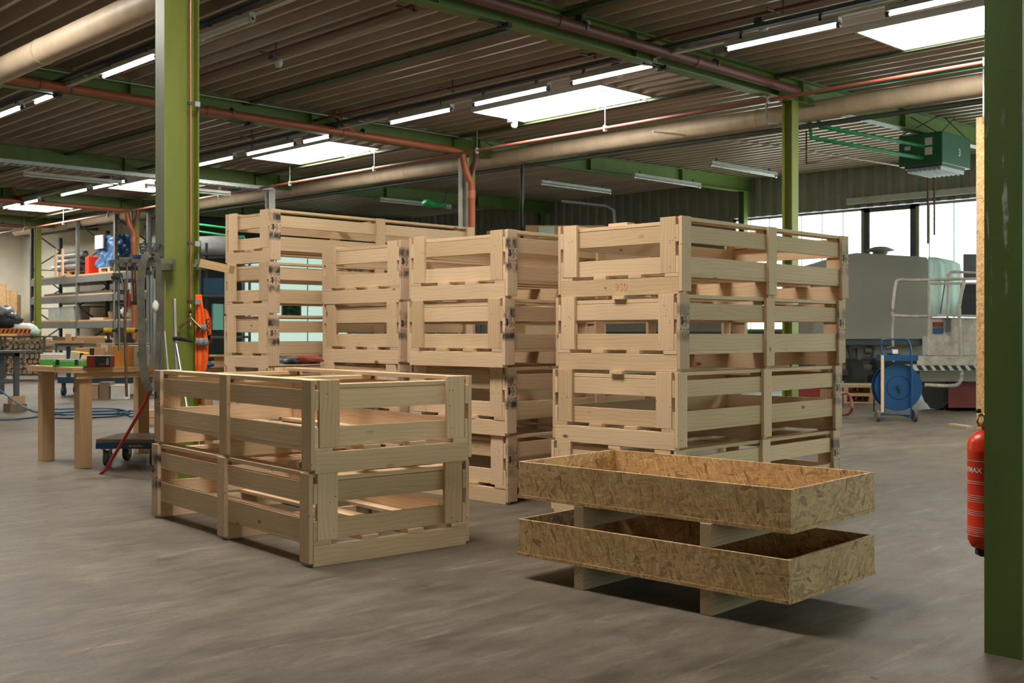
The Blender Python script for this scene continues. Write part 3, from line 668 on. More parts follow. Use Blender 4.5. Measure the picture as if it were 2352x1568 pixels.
# ------------------------------------------------------------------ OSB trays on bearers
def tray(x, y, th, z, label):
    L, W, H, t_ = 1.477, .776, .179, .015
    # local: +x along long side (to the far left corner), +y toward camera right short side => use mirrored placement
    t = thing('osb_tray', label, 'tray', (x + W * math.sin(th), y - W * math.cos(th), z), th, 'chipboard trays')
    box('base_panel', 'osb', -.003, L + .003, -.003, W + .003, 0, .016, t)
    for nm, a in (('long_side', (0, L, 0, t_)), ('long_side', (0, L, W - t_, W)), ('short_side', (0, t_, t_, W - t_)), ('short_side', (L - t_, L, t_, W - t_))):
        box(nm, 'osb', a[0], a[1], a[2], a[3], .016, H, t, .001)
    return t
tray(3.929, 2.428, D(93.4), .392, 'open box tray of strand board, upper of the two at front right')
tray(3.910, 2.425, D(92.8), .111, 'open box tray of strand board, lower one near the floor')
th = D(92.8)
for s_, z0, h_, lab in ((.288, 0, .110, 'squared timber bearer on the floor, right one under the lower tray'), (.762, 0, .110, 'squared timber bearer on the floor, left one under the lower tray'),
                    (.288, .2905, .101, 'squared timber bearer between the two trays, right one'), (.762, .2905, .101, 'squared timber bearer between the two trays, left one')):
    bx = 3.910 + s_ * 1.477 * math.cos(th); by = 2.425 + s_ * 1.477 * math.sin(th)
    t = thing('timber_bearer', lab, 'timber', (bx + .776 * math.sin(th), by - .776 * math.cos(th), z0), th, 'timber bearers of the trays')
    box('beam', 'end_timber', -.058, 0, .004, .772, 0, h_, t, .002)

# ================================================================== props
def PX(px, d): return px * d / FPX
def camthing(name, label, cat, u, v, d, group=None, rz=0, floor=False):
    p = P3(u, v, d); 
    if floor: p.z = 0
    return thing(name, label, cat, p, RV + rz, group)
def tubeP(name, mat, pts, r, parent=None, seg=8, flat=None):
    m = MB(); (m.stube if len(pts) > 3 and name != 'crowbar' else m.tube)([P3(*p) for p in pts], r, seg, flat=flat); return m.build(name, mat, parent)
def cloth(rows, d, amp=.02, waves=3.0, thick=.03, seed=0, n=18):
    """rows: (v, u_left, u_right) -> folded hanging cloth with thickness, camera-facing frame"""
    m = MB(); R = len(rows); vs = []
    for side in (0, 1):
        for j, (v, a, b) in enumerate(rows):
            for i in range(n):
                t = i / (n - 1); k = j / (R - 1)
                dd = d + amp * math.sin(t * waves * 2 * PI + seed + k * 1.3) * (.3 + .7 * k) + amp * .4 * math.sin(t * waves * 5.1 + j) + side * thick * (.4 + math.sin(t * PI) * .6)
                vs.append(P3(a + (b - a) * t, v, dd))
    fs = []
    for s_ in (0, 1):
        o = s_ * R * n
        for j in range(R - 1):
            for i in range(n - 1): fs.append((o + j * n + i, o + j * n + i + 1, o + (j + 1) * n + i + 1, o + (j + 1) * n + i))
    for j in range(R - 1):
        for i in (0, n - 1): a = j * n + i; b = a + n; c_ = R * n; fs.append((a, b, b + c_, a + c_))
    for i in range(n - 1):
        for j in (0, R - 1): a = j * n + i; c_ = R * n; fs.append((a, a + 1, a + 1 + c_, a + c_))
    m.add(vs, fs, smooth=True); return m
def lump(m, c, r, seed=0, sq=(1, 1, 1), amp=.25, seg=14):
    rnd = random.Random(seed); ph = [rnd.uniform(0, 6) for _ in range(6)]; vs = []
    nr = seg // 2 + 1
    for j in range(nr):
        th = PI * j / (nr - 1)
        for i in range(seg):
            a = 2 * PI * i / seg
            k = 1 + amp * (math.sin(3 * a + ph[0] + 2 * th) * .5 + math.sin(5 * a + ph[1]) * math.sin(4 * th + ph[2]) * .5 + math.sin(7 * th + ph[3] + a) * .3)
            vs.append((c[0] + r * k * sq[0] * math.sin(th) * math.cos(a), c[1] + r * k * sq[1] * math.sin(th) * math.sin(a), c[2] + r * k * sq[2] * math.cos(th)))
    fs = [(j * seg + i, j * seg + (i + 1) % seg, (j + 1) * seg + (i + 1) % seg, (j + 1) * seg + i) for j in range(nr - 1) for i in range(seg)]
    return m.add(vs, fs, smooth=True)

# ---- fire extinguisher on the right column
ex, ey = 4.40, 1.84
t = thing('fire_extinguisher', 'red fire extinguisher half hidden behind the dark green column at right', 'fire extinguisher', (ex, ey, 0), RV)
r = .07
MB().lathe([(0, .345), (.03, .348), (.055, .36), (.068, .385), (.07, .41), (.0715, .415), (.07, .42), (.07, .735), (.0715, .74), (.07, .745), (.069, .77), (.06, .795), (.04, .812), (.018, .822), (.016, .835), (0, .836)], 36).build('cylinder', 'red_paint', t)
MB().lathe([(0, .832), (.022, .832), (.022, .85), (.016, .86), (.016, .885), (0, .887)], 16).build('valve', 'brass', t)
MB().tube([(-.01, 0, .885), (-.035, -.01, .875), (-.04, -.01, .855), (-.028, 0, .835)], .005, 8).tube([(0, 0, .88), (.06, 0, .90), (.10, 0, .895)], .007, 8).build('handle', 'yellow', t)
MB().lathe([(0, .905), (.01, .903), (.012, .89), (0, .888)], 10, mat=TR(-.035, -.01, 0)).build('gauge', 'black', t)
MB().box(-.045, -.03, -.03, .0, .332, .352).cyl((-.01, -.01, .325), (-.01, -.01, .35), .022, seg=12).build('foot_cap', 'black', t)
text('MINIMAX', .028, 'card_white', 'brand_lettering', t, TR(0, 0, .665, D(-84)) @ TR(0, 0, 0), bend=.0706)
m = MB()
for z_, n_ in ((.70, 1), (.62, 2), (.565, 4), (.505, 3), (.44, 5)):
    for k in range(n_):
        zk = z_ - k * .008; hw = .03 if k else .024
        for i in range(8):
            a0 = D(-62) + (i - 4) * .16; a1 = a0 + .15
            m.add([(.0708 * math.sin(a0), -.0708 * math.cos(a0), zk), (.0708 * math.sin(a1), -.0708 * math.cos(a1), zk), (.0708 * math.sin(a1), -.0708 * math.cos(a1), zk + .0022), (.0708 * math.sin(a0), -.0708 * math.cos(a0), zk + .0022)], [(0, 1, 2, 3)])
m.build('instruction_lines', 'card_white', t)
MB().box(-.012, .012, .06, .075, .45, .80).build('wall_bracket', 'steel_dark', t)

# ---- copper pipe and clamps on the olive column
px, py = 4.36 - XG, 8.17 - 8.27
MB().cyl((px, py, 1.44), (px, py, 4.36), .0085, seg=10).build('copper_pipe', 'copper', g1)
for z_ in (3.04, 1.92, 1.455):
    o = MB().box(px - .02, px + .02, py - .012, py + .012, z_ - .012, z_ + .012).build('pipe_clamp', 'steel_dark', g1)
    MB().box(px + .03, px + .075, py - .02, py - .016, z_ - .020, z_ + .020).build('beam_clamp', 'galv', o)
MB().tube([(px + .02, py - .02, 1.74), (px + .05, py - .02, 1.76), (px + .11, py - .02, 1.755), (px + .12, py - .02, 1.735), (px + .08, py - .02, 1.725), (px + .02, py - .02, 1.735)], .005, 6).build('hook', 'steel', g1)
t = thing('air_manifold', 'brass three-way air manifold at the end of the copper pipe', 'manifold', (4.36, 8.17, 0), RV)
MB().lathe([(0, 1.235), (.012, 1.235), (.013, 1.275), (.009, 1.28), (.009, 1.33), (.012, 1.335), (.012, 1.36), (.008, 1.362), (.008, 1.385), (.012, 1.39), (.012, 1.41), (.009, 1.415), (.009, 1.45), (0, 1.45)], 12).build('fitting_stem', 'brass', t)
for s_ in (-1, 1):
    MB().cyl((0, 0, 1.33), (s_ * .055, -.01, 1.275), .009, seg=10).cyl((s_ * .055, -.01, 1.275), (s_ * .088, -.012, 1.242), .0125, seg=10).build('coupling', 'brass', t)
MB().cyl((0, 0, 1.362), (0, 0, 1.385), .0135, seg=12).build('union_ring', 'black', t)

# ---- clamp rack on the olive column
t = camthing('clamp_rack', 'green steel bracket rack with wooden board on the left of the olive column', 'rack', 330, 605, 8.72)
MB().box(PX(-62, 8.7), PX(66, 8.7), -.03, .03, -.055, .0).box(PX(-62, 8.7), PX(60, 8.7), .02, .03, -.055, .03).build('channel_arm', 'grey_green_paint', t, 0)
MB().box(PX(-50, 8.7), PX(28, 8.7), -.06, -.035, -.035, .045).build('board', 'old_wood', t)
MB().box(PX(-18, 8.7), PX(36, 8.7), -.08, .10, .048, .062).build('tray_plate', 'blue_paint', t)
MB().box(PX(40, 8.7), PX(66, 8.7), -.03, .1, -.055, .04).build('end_bracket', 'grey_green_paint', t)
t = camthing('wire_basket', 'small dark wire basket tipped on the blue plate of the clamp rack', 'basket', 340, 585, 8.74)
m = MB()
for k in range(16):
    a = 2 * PI * k / 16; m.cyl((.055 * math.cos(a), .055 * math.sin(a), .01), (.085 * math.cos(a) + .02, .085 * math.sin(a), .085), .003, seg=5)
for rr, zz_, ox in ((.055, .012, 0), (.065, .035, .006), (.075, .06, .013), (.085, .085, .02)):
    m.tube([(ox + rr * math.cos(2 * PI * k / 18), rr * math.sin(2 * PI * k / 18), zz_) for k in range(18)], .0035, 5, closed=True)
m.lathe([(0, .008), (.055, .008), (.055, .014), (0, .014)], 16); m.build('basket_wires', 'steel_dark', t)
def bar_clamp(label, u0, v0, u1, v1, d, hw, mat='steel', handle=None, group='bar clamps on the rack', jaw=26, jv=None):
    t = camthing('bar_clamp', label, 'clamp', u0, v0, d, group)
    inv = Matrix.Rotation(-RV, 4, 'Z') @ Matrix.Translation(-t.location)
    a = inv @ P3(u0, v0, d); b = inv @ P3(u1, v1, d + .02)
    MB().tube([a, b], PX(hw, d) / 2, 6, flat=1).build('bar', mat, t)
    MB().box(-PX(jaw, d) * .55, PX(jaw, d) * .45, -.02, .012, -.018, .012).box(-PX(jaw, d) * .55, -PX(jaw, d) * .55 + .02, -.02, .012, -.045, .0).build('fixed_jaw', 'steel', t)
    j = a.lerp(b, .45 if jv is None else jv)
    o = MB().box(j.x - .05, j.x + .012, j.y - .02, j.y + .012, j.z - .014, j.z + .014).build('sliding_jaw', 'steel_dark', t)
    if handle: MB().cyl((j.x + .02, j.y - .02, j.z - .11), (j.x + .02, j.y - .02, j.z - .01), .016, .013, seg=8).build('handle', handle, t)
bar_clamp('grey bar clamp hanging slanted at the left end of the clamp rack', 268, 600, 286, 670, 8.62, 5)
bar_clamp('grey bar clamp with red handle second from the left on the clamp rack', 292, 598, 292, 717, 8.60, 4, handle='red_dull', jv=.62)
bar_clamp('dark thin bar clamp third from the left on the clamp rack', 302, 600, 309, 700, 8.62, 4, 'steel_dark', jaw=30)
bar_clamp('dark thin bar clamp left of the grey strap', 309, 598, 313, 699, 8.60, 4, 'steel_dark', jaw=24, jv=.97)
bar_clamp('long steel bar clamp just right of the grey strap', 346, 606, 347, 815, 8.60, 7, 'steel', jaw=30, jv=.1)
bar_clamp('long grey bar clamp hanging low at the left of the clamp rack', 272, 634, 274, 806, 8.66, 6, 'steel', jaw=22, jv=.02)
tag(tubeP('iron_bar', 'rusty', [(288, 640, 8.5), (287, 760, 8.48), (291, 911, 8.46)], .011), 'long rusty brown iron bar hanging below the clamp rack', 'bar')
t = thing('lifting_strap', 'worn grey lifting strap looped over the clamp rack', 'strap')
def smooth(pts, n=6):
    p = [Vector(a) for a in pts]; p = [p[0] * 2 - p[1]] + p + [p[-1] * 2 - p[-2]]; out = []
    for i in range(1, len(p) - 2):
        a, b, c, d = p[i - 1:i + 3]
        for k in range(n):
            t = k / n; out.append(.5 * ((2 * b) + (c - a) * t + (2 * a - 5 * b + 4 * c - d) * t * t + (3 * b - a - 3 * c + d) * t ** 3))
    return out + [p[-2]]
MB().ribbon(smooth([P3(*p) for p in ((350, 588, 8.56), (343, 584, 8.50), (334, 590, 8.47), (327, 612, 8.46), (323, 660, 8.45), (324, 700, 8.44), (325, 740, 8.45), (327, 790, 8.44), (328, 830, 8.45), (333, 870, 8.44), (340, 888, 8.45), (346, 897, 8.46))]), .056, .016).build('front_loop', 'strap_grey', t)
MB().ribbon(smooth([P3(*p) for p in ((340, 586, 8.60), (352, 584, 8.60), (361, 592, 8.60), (364, 615, 8.60), (365, 660, 8.60), (367, 700, 8.59), (366, 740, 8.60), (364, 790, 8.58), (361, 840, 8.58), (355, 880, 8.54), (347, 897, 8.48))]), .040, .016).build('rear_loop', 'strap_grey', t)
tag(MB().box(-.02, .02, -.012, .012, -.52, .32).build('x', 'grey_wood'), 'grey weathered timber strip behind the strap at the olive column', 'timber')
o = bpy.data.objects['x']; o.name = 'timber_strip'; o.location = P3(368, 760, 8.68); o.rotation_euler = (0, 0, RV)
t = camthing('aluminium_profile', 'tall aluminium profile with white face standing left of the olive column', 'profile', 353, 740, 8.62)
MB().box(-.022, .0, -.012, .012, -.32, .42).build('profile', 'alu', t); MB().box(-.003, .028, .012, .018, -.50, .34).build('white_strip', 'white_metal', t)
tag(lump(MB(), (0, 0, -.03), .03, 3, (.9, .5, 1.4), .2).build('dust_mask', 'card_white'), 'small white and blue cup hanging on the strap', 'mask')
o = bpy.data.objects['dust_mask']; o.location = P3(357, 694, 8.5)
tag(tubeP('crowbar', 'bar_red', [(231, 1088, 9.50), (243, 1078, 9.46), (256, 1056, 9.4), (290, 1000, 9.25), (322, 945, 9.1), (336, 920, 9.04), (344, 896, 9.0), (349, 872, 9.0)], .014), 'long red crowbar leaning from the floor against the clamp rack', 'crowbar')
t = thing('aluminium_tube', 'shiny aluminium tube leaning on the face of the olive column', 'tube')
MB().tube([P3(400, 686, 8.55), P3(404, 850, 8.45), P3(409, 1010, 8.35)], .0135, 10).build('tube_body', 'alu', t)
tag(tubeP('aluminium_tube', 'alu', [(403, 780, 8.5), (415, 850, 8.40), (437, 985, 8.2)], .012), 'second aluminium tube leaning to the right in front of the olive column', 'tube')
tag(tubeP('thin_rod', 'white_metal', [(378, 760, 8.5), (386, 850, 8.44), (396, 970, 8.35)], .006), 'thin pale rod leaning on the olive column', 'rod')
t = thing('quick_clamp', 'black plastic clamp lever sticking out across the olive column', 'lever')
MB().tube([P3(399, 777, 8.48), P3(415, 778, 8.46), P3(432, 781, 8.44), P3(443, 784, 8.43)], [.016, .017, .013, .006], 8).build('lever', 'black', t)
# wooden bracket right of the column
t = camthing('timber_offcut', 'timber offcut on a green bracket right of the olive column', 'timber', 470, 608, 8.95)
MB().box(-.07, .0, -.03, .03, -.04, .045).build('bracket', 'grey_green_paint', t)
MB().box(0, .24, -.10, .06, -.035, .03, mat=TR(-.01, 0, .012, 0, 0, D(12))).build('timber', 'timber', t)

# ---- hi-vis clothing
t = thing('safety_vest', 'orange high-visibility trousers with two grey reflective bands hanging behind the olive column', 'workwear')
cloth([(676, 449, 463), (705, 449, 467), (740, 449, 472), (768, 448, 476), (795, 448, 479), (830, 448, 478), (848, 449, 473), (865, 450, 466), (900, 452, 467), (929, 455, 463)], 8.95, .015, 2.2).build('fabric', 'orange_cloth', t)
cloth([(745, 452, 474), (753, 451, 475), (760, 450, 476)], 8.915, .004, 2.2, .006).build('reflective_band', 'reflect', t)
cloth([(776, 450, 477), (785, 450, 479), (794, 450, 480)], 8.915, .004, 2.2, .006).build('reflective_band', 'reflect', t)
t = thing('work_jacket', 'orange and black work jacket hanging behind the orange trousers', 'workwear')
cloth([(708, 466, 470), (714, 464, 478), (730, 466, 483), (750, 470, 485), (772, 474, 486), (788, 474, 487)], 9.12, .01, 1.5).build('body', 'orange_cloth', t)
MB().tube([P3(477, 734, 9.1), P3(480, 750, 9.08), P3(481, 768, 9.08), P3(478, 779, 9.1)], .018, 8).build('sleeve', 'black', t)
text('ROOFN', .035, 'orange_cloth', 'sleeve_lettering', t, Matrix.Translation(P3(480, 752, 9.055)) @ Matrix.Rotation(RV, 4, 'Z') @ Matrix.Rotation(PI / 2 - .1, 4, 'Y'))

# ---- table at left with boxes
t = thing('work_table', 'rough wooden work table with two thick front legs at left', 'table', (4.03, 9.66, 0))
MB().box(0, 1.2, 0, 1.04, .853, .878).box(0, 1.2, 0, 1.04, .880, .902).build('tabletop', 'timber', t)
for (lx, ly) in ((.10, .09), (.10, .92), (1.05, .09), (1.05, .92)):
    MB().box(lx, lx + .115, ly, ly + .115, 0, .852).build('leg', 'timber', t, .003)
MB().box(.05, 1.15, .04, .09, .80, .852).build('apron', 'timber', t)
ZT = .903
def carton(label, mat, u, d, w, dp, h, z=ZT, rz=0, group=None, name='carton', extra=None):
    x, y = at(u, d); t = thing(name, label, 'box', (x, y, z), RV + rz, group)
    box('box_body', mat, 0, w, 0, dp, 0, h, t, .002)
    if extra: extra(t, w, dp, h)
    return t
def g_(t, w, dp, h):
    box('green_band', 'card_green', -.0015, w + .0015, -.0015, dp + .0015, .004, h * .52, t)
    box('flap', 'card_white', -.01, w * .98, dp, dp + .003, h - .01, h + .015, t)
carton('white and green product box at the left end of the work table', 'card_white', 92, 10.35, .20, .14, .105, extra=g_, rz=.15)
def case(t, w, dp, h):
    box('lid', 'plastic_clear', .005, w - .005, .005, dp - .005, h, h + .015, t)
    for x_ in (.03, w - .06): box('clasp', 'black', x_, x_ + .03, -.008, 0, h * .3, h + .012, t)
carton('flat bright green plastic case with black clasps on the work table', 'card_green', 121, 10.0, .26, .15, .05, name='plastic_case', extra=case)
def rb(t, w, dp, h):
    box('black_panel', 'black', w * .36, w + .001, -.0015, 0, .0, h, t); box('lid_face', 'card_white', .0, w, .0, dp, h, h + .002, t)
    box('red_text_panel', 'red_dull', w * .55, w * .78, -.002, -.0015, h * .18, h * .36, t); box('portrait_panel', 'plastic_film', w * .84, w * .95, -.002, -.0015, h * .2, h * .85, t)
carton('red and black product box at the front edge of the work table', 'red_dull', 199, 9.80, .205, .12, .10, extra=rb)
carton('orange carton behind the hanging iron bar on the work table', 'card_orange', 262, 10.1, .13, .16, .185, extra=lambda t, w, dp, h: box('tan_side', 'cardboard', -.045, 0, 0, dp, 0, h - .01, t))
def wg(t, w, dp, h):
    box('green_logo', 'card_green', w * .4, w * .75, -.002, 0, h * .42, h * .68, t); box('green_edge', 'card_green', -.02, 0, 0, dp, .01, h, t)
carton('white carton with green mark on the work table behind the strap', 'card_white', 298, 10.25, .17, .14, .19, extra=wg)
carton('small white and green box right of the strap', 'card_white', 337, 10.3, .06, .1, .09, extra=lambda t, w, dp, h: box('green_band', 'card_green', 0, w, -.002, 0, .02, .06, t))
def bc(t, w, dp, h):
    box('black_print', 'black', w * .55, w * .72, -.002, 0, .01, h - .005, t)
carton('long brown carton with black print at the back of the work table', 'cardboard', 172, 10.75, .26, .10, .16, extra=bc)
carton('brown carton with pale address label at the back of the work table', 'cardboard', 221, 10.95, .15, .10, .20, extra=lambda t, w, dp, h: box('address_label', 'card_white', w * .3, w * .75, -.002, 0, h * .6, h * .95, t))
def yb(t, w, dp, h):
    box('white_face', 'card_white', 0, w * .55, -.002, 0, 0, h, t); box('black_stripe', 'black', w * .55, w * .75, -.003, 0, 0, h, t)
o = carton('tilted yellow, white and black carton on the work table', 'yellow', 160, 10.25, .15, .10, .085, extra=yb, z=ZT + .045); o.rotation_euler = (.1, .12, RV + .2)
carton('open brown carton with raised flap on the work table', 'cardboard', 182, 10.12, .09, .10, .055, extra=lambda t, w, dp, h: MB().box(0, w, 0, .003, 0, .06, mat=TR(0, dp * .2, h, 0, -.7)).build('flap', 'cardboard', t))
tag(MB().box(0, .07, 0, .03, 0, .012).build('red_tag', 'red_dull'), 'tiny red tool at the table edge before the red box', 'tool')
bpy.data.objects['red_tag'].location = (*at(191, 9.78), ZT); bpy.data.objects['red_tag'].rotation_euler = (0, 0, RV)

# ---- dolly
x, y = at(220, 10.0)
t = thing('platform_dolly', 'low blue platform dolly with worn wooden deck and four castors', 'dolly', (x, y, 0), RV)
MB().box(0, .60, 0, .64, .215, .250).build('deck', 'old_wood', t, .003)
MB().box(0, .60, -.004, .04, .165, .214).box(0, .60, .60, .644, .165, .214).box(0, .04, .04, .60, .165, .214).box(.56, .60, .04, .60, .165, .214).build('frame', 'blue_paint', t)
m = MB()
for k in range(9): m.box(.30 + k * .014, .31 + k * .014, -.0055, -.004, .182, .182 + (.012 if k % 3 else .02))
m.build('yellow_marking', 'yellow', t)
for i, (cx_, cy_) in enumerate(((.08, .07), (.50, .07), (.08, .57), (.50, .57))):
    o = MB().box(cx_ - .05, cx_ + .05, cy_ - .04, cy_ + .04, .155, .165).box(cx_ - .032, cx_ - .026, cy_ - .03, cy_ + .03, .06, .16).box(cx_ + .026, cx_ + .032, cy_ - .03, cy_ + .03, .06, .16).build('castor', 'galv', t)
    MB().cyl((cx_ - .022, cy_ + .01, .072), (cx_ + .022, cy_ + .01, .072), .071, seg=24).build('wheel', 'strap_grey', o)

# ---- worktable behind the crates with rags, wood and cardboard
t = thing('workbench', 'dark wooden workbench behind the rear left crate stack', 'workbench', (5.3, 9.7, 0))
MB().box(0, 3.0, 0, .9, .80, .872).build('benchtop', 'old_wood', t)
for lx in (.05, 1.4, 2.85):
    for ly in (.05, .78): MB().box(lx, lx + .09, ly, ly + .09, 0, .80).build('leg', 'timber', t)
ZB = .873
for i, (u, v, d, r_, mt, lab) in enumerate(((668, 830, 12.0, .10, 'plastic_film', 'dark crumpled cloth on the workbench seen between the crate boards'), (692, 829, 12.1, .12, 'cloth_red', 'red crumpled cloth on the workbench beside the dark one'), (722, 828, 12.2, .10, 'cloth_red', 'pinkish red glove at the right of the workbench rags'))):
    m = MB(); p = P3(u, v, d); lump(m, (p.x, p.y, ZB + r_ * .38), r_, i, (1.3, 1.0, .42), .35); tag(m.build('rag', mt), lab, 'cloth')
for i, (u, w_, h_, dz, mt, lab) in enumerate(((478, .16, .03, 0, 'pine', 'short pale board lying lowest on the workbench by the orange trousers'), (484, .14, .025, .031, 'timber', 'short board on the small offcut pile by the orange trousers'), (480, .17, .018, .10, 'pine', 'thin pale board lying on the small brown carton'))):
    x, y = at(u, 10.9); t = thing('offcut', lab, 'timber', (x, y, ZB + dz), RV + .1 * i, 'wood offcuts'); box('board', mt, 0, w_, 0, .12, 0, h_, t)
carton('small brown carton among wood offcuts right of the orange trousers', 'cardboard', 492, 10.95, .11, .08, .042, z=ZB + .057)
m = MB(); p = P3(480, 830, 10.7); lump(m, (p.x, p.y, ZB + .03), .04, 5, (1.3, 1, .6), .3); tag(m.build('blue_cloth', 'tarp_blue'), 'small blue cloth on the workbench by the orange trousers', 'cloth')

# ---- metal table, hose, blocks at far left
cx_, cy_ = at(92, 17.2)
t = thing('steel_table', 'steel welding table with dark legs at the left edge', 'table', (cx_, cy_, 0))
MB().box(-1.6, 0, 0, 1.0, .905, .935).build('tabletop', 'steel_dark', t)
lx, ly = fl(34, 944); lx -= cx_; ly -= cy_
for a, b in ((lx, max(ly, .02)), (lx, .9), (-1.55, .04), (-1.55, .9)):
    MB().box(a, a + .07, b, b + .07, .235, .905).build('leg', 'steel_dark', t)
MB().box(-1.5, lx, ly + .01, ly + .05, .43, .49).box(lx + .01, lx + .05, max(ly, .02) + .07, .9, .43, .49).build('cross_bar', 'steel_dark', t)
MB().box(-1.5, lx + .07, max(ly, .02), max(ly, .02) + .05, .85, .905).build('edge_rail', 'steel_dark', t)
x, y = cx_ + lx, cy_ + max(ly, .02)
tag(MB().box(x - .05, x + .14, y - .04, y + .16, .115, .232).build('wood_block', 'timber'), 'upper timber block under the steel table leg', 'block', 'blocks under the steel table')
tag(MB().box(x - .10, x + .15, y - .09, y + .2, 0, .113).build('wood_block', 'old_wood'), 'lower darker timber block under the steel table leg', 'block', 'blocks under the steel table')
t = thing('air_hose', 'blue air hose lying in loose loops on the floor at left', 'hose')
hc = fl(215, 953)
pts = [Vector((*fl(-40, 968), .012)), Vector((*fl(40, 964), .012)), Vector((*fl(100, 957), .012))]
rnd = random.Random(3)
for k in range(84):
    a = k * .26 + 2.2; rr = .55 + .16 * math.sin(k * .37) + .10 * math.sin(k * .11)
    pts.append(Vector((hc[0] + rr * 1.25 * math.cos(a) * .8, hc[1] + rr * math.sin(a), .012 + .022 * (k // 24))))
pts += [Vector((*fl(300, 962), .03)), Vector((*fl(345, 944), .02)), Vector((*fl(420, 940), .02))]
MB().tube(pts, .012, 6).build('coil', 'hose_blue', t)
MB().stube([P3(-30, 878, 16.2), P3(0, 896, 16.2), P3(40, 925, 16.0), P3(70, 942, 15.6), Vector((*fl(92, 950), .015)), Vector((*fl(150, 955), .015))], .012, 6).build('trailing_end', 'hose_blue', t)

# ---- machine bench with trolley base in the left middle distance
x, y = at(132, 21.5)
t = thing('machine_trolley', 'blue wheeled trolley bench behind the work table at left', 'trolley', (x, y, 0), RV)
W_ = PX(232, 21.5)
MB().box(0, W_, 0, .8, .24, .36).build('base_frame', 'blue_dark', t)
MB().box(.1, W_, 0, .8, .68, .73).build('shelf', 'steel_dark', t)
for lx in (.15, 1.0, W_ - .15): MB().box(lx, lx + .06, .05, .11, .36, .95).box(lx, lx + .06, .7, .76, .36, .95).build('upright', 'blue_dark', t)
MB().box(.0, W_, -.02, .82, .95, 1.01).build('bench_top', 'old_wood', t)
for lx in (.08, W_ - .2):
    for ly in (.1, .7):
        o = MB().box(lx - .03, lx + .03, ly - .03, ly + .03, .12, .24).build('castor', 'steel_dark', t); MB().cyl((lx - .025, ly, .085), (lx + .025, ly, .085), .085, seg=18).build('wheel', 'blue_dark', o)
def slab(label, u, d, w_, dp, z0, h_, mt, rz=0):
    x, y = at(u, d); t = thing('wood_slab', label, 'timber', (x, y, z0), RV + rz, 'wood on the blue trolley bench'); box('slab', mt, 0, w_, 0, dp, 0, h_, t)
slab('long pale plank at the left of the blue trolley bench', 105, 21.4, .7, .3, 1.012, .05, 'timber', .05)
slab('thick pale slab under the left cordless drill', 170, 21.5, .62, .4, 1.012, .10, 'timber')
slab('pale board on the thick slab', 176, 21.6, .55, .3, 1.115, .04, 'pine', -.04)
slab('thin plank behind the timber on the trolley bench', 120, 21.9, .9, .1, 1.065, .07, 'old_wood', .03)
slab('small upright wood block on the trolley bench', 150, 21.6, .09, .12, 1.065, .13, 'timber', .2)
def drill(label, u, d, z):
    x, y = at(u, d); t = thing('cordless_drill', label, 'drill', (x, y, z), RV, 'yellow cordless drills')
    box('battery', 'black', -.06, .06, -.05, .05, 0, .07, t, .01); MB().tube([(0, 0, .06), (-.02, 0, .22)], .028, 8).build('grip', 'black', t)
    MB().cyl((-.09, 0, .24), (.07, 0, .24), .05, .045, seg=12).build('motor_body', 'yellow', t); MB().cyl((.07, 0, .24), (.19, 0, .23), .032, .015, seg=10).build('chuck', 'black', t)
drill('yellow and black cordless drill standing on the trolley bench, left one', 250, 21.3, 1.02); drill('yellow and black cordless drill on the trolley bench behind the grey strap', 302, 21.3, 1.02)
for u, w_, h_, mt, lab in ((200, .20, .26, 'cardboard', 'brown carton under the blue trolley'), (228, .18, .30, 'old_wood', 'darker wooden box under the trolley, left of the white box'), (254, .26, .24, 'card_white', 'pale grey box with white lid under the trolley')):
    x, y = at(u, 20.3); t = thing('storage_box', lab, 'box', (x, y, 0), RV + .05); box('box_body', mt, 0, w_, 0, .3, 0, h_, t)
    box('lid', 'card_white' if mt == 'card_white' else mt, -.01, w_ + .01, -.01, .31, h_, h_ + .015, t)
for k, (dz, dx) in enumerate(((0, 0), (.10, .02))):
    x, y = at(330, 14.6); tag(MB().box(dx, .26 + dx, 0, .2, dz, dz + .095, mat=TR(x, y, 0, RV)).build('wood_block', 'timber'), ('lower', 'upper')[k] + ' wood block on the floor below the grey strap', 'block', 'blocks below the strap')

# ---- mesh box with firewood
x, y = at(8, 28.3); Wg = PX(95, 28.3)
def gitter(x, y, label, w_):
    t = thing('mesh_box_pallet', label, 'mesh box', (x, y, 0), RV)
    MB().box(0, w_, 0, .8, .12, .16).box(0, w_, 0, .04, 1.10, 1.14).box(0, w_, .76, .8, 1.10, 1.14).build('frame', 'mesh_wire', t)
    for a in (0, w_ - .05):
        for b in (0, .75): MB().box(a, a + .05, b, b + .05, 0, 1.14).build('corner_post', 'mesh_wire', t)
    m = MB()
    for k in range(21): xx = k * w_ / 20; m.box(xx - .003, xx + .003, -.004, .002, .16, 1.12)
    for k in range(18): zq = .18 + k * .055; m.box(0, w_, -.004, .002, zq - .003, zq + .003)
    m.build('wire_mesh', 'mesh_wire', t); return t
gitter(x, y, 'wire mesh box full of split firewood at far left', Wg)
x2, y2 = at(-92, 28.3); gitter(x2, y2, 'second wire mesh box of firewood cut by the left edge', Wg)
rnd = random.Random(5); LV = []
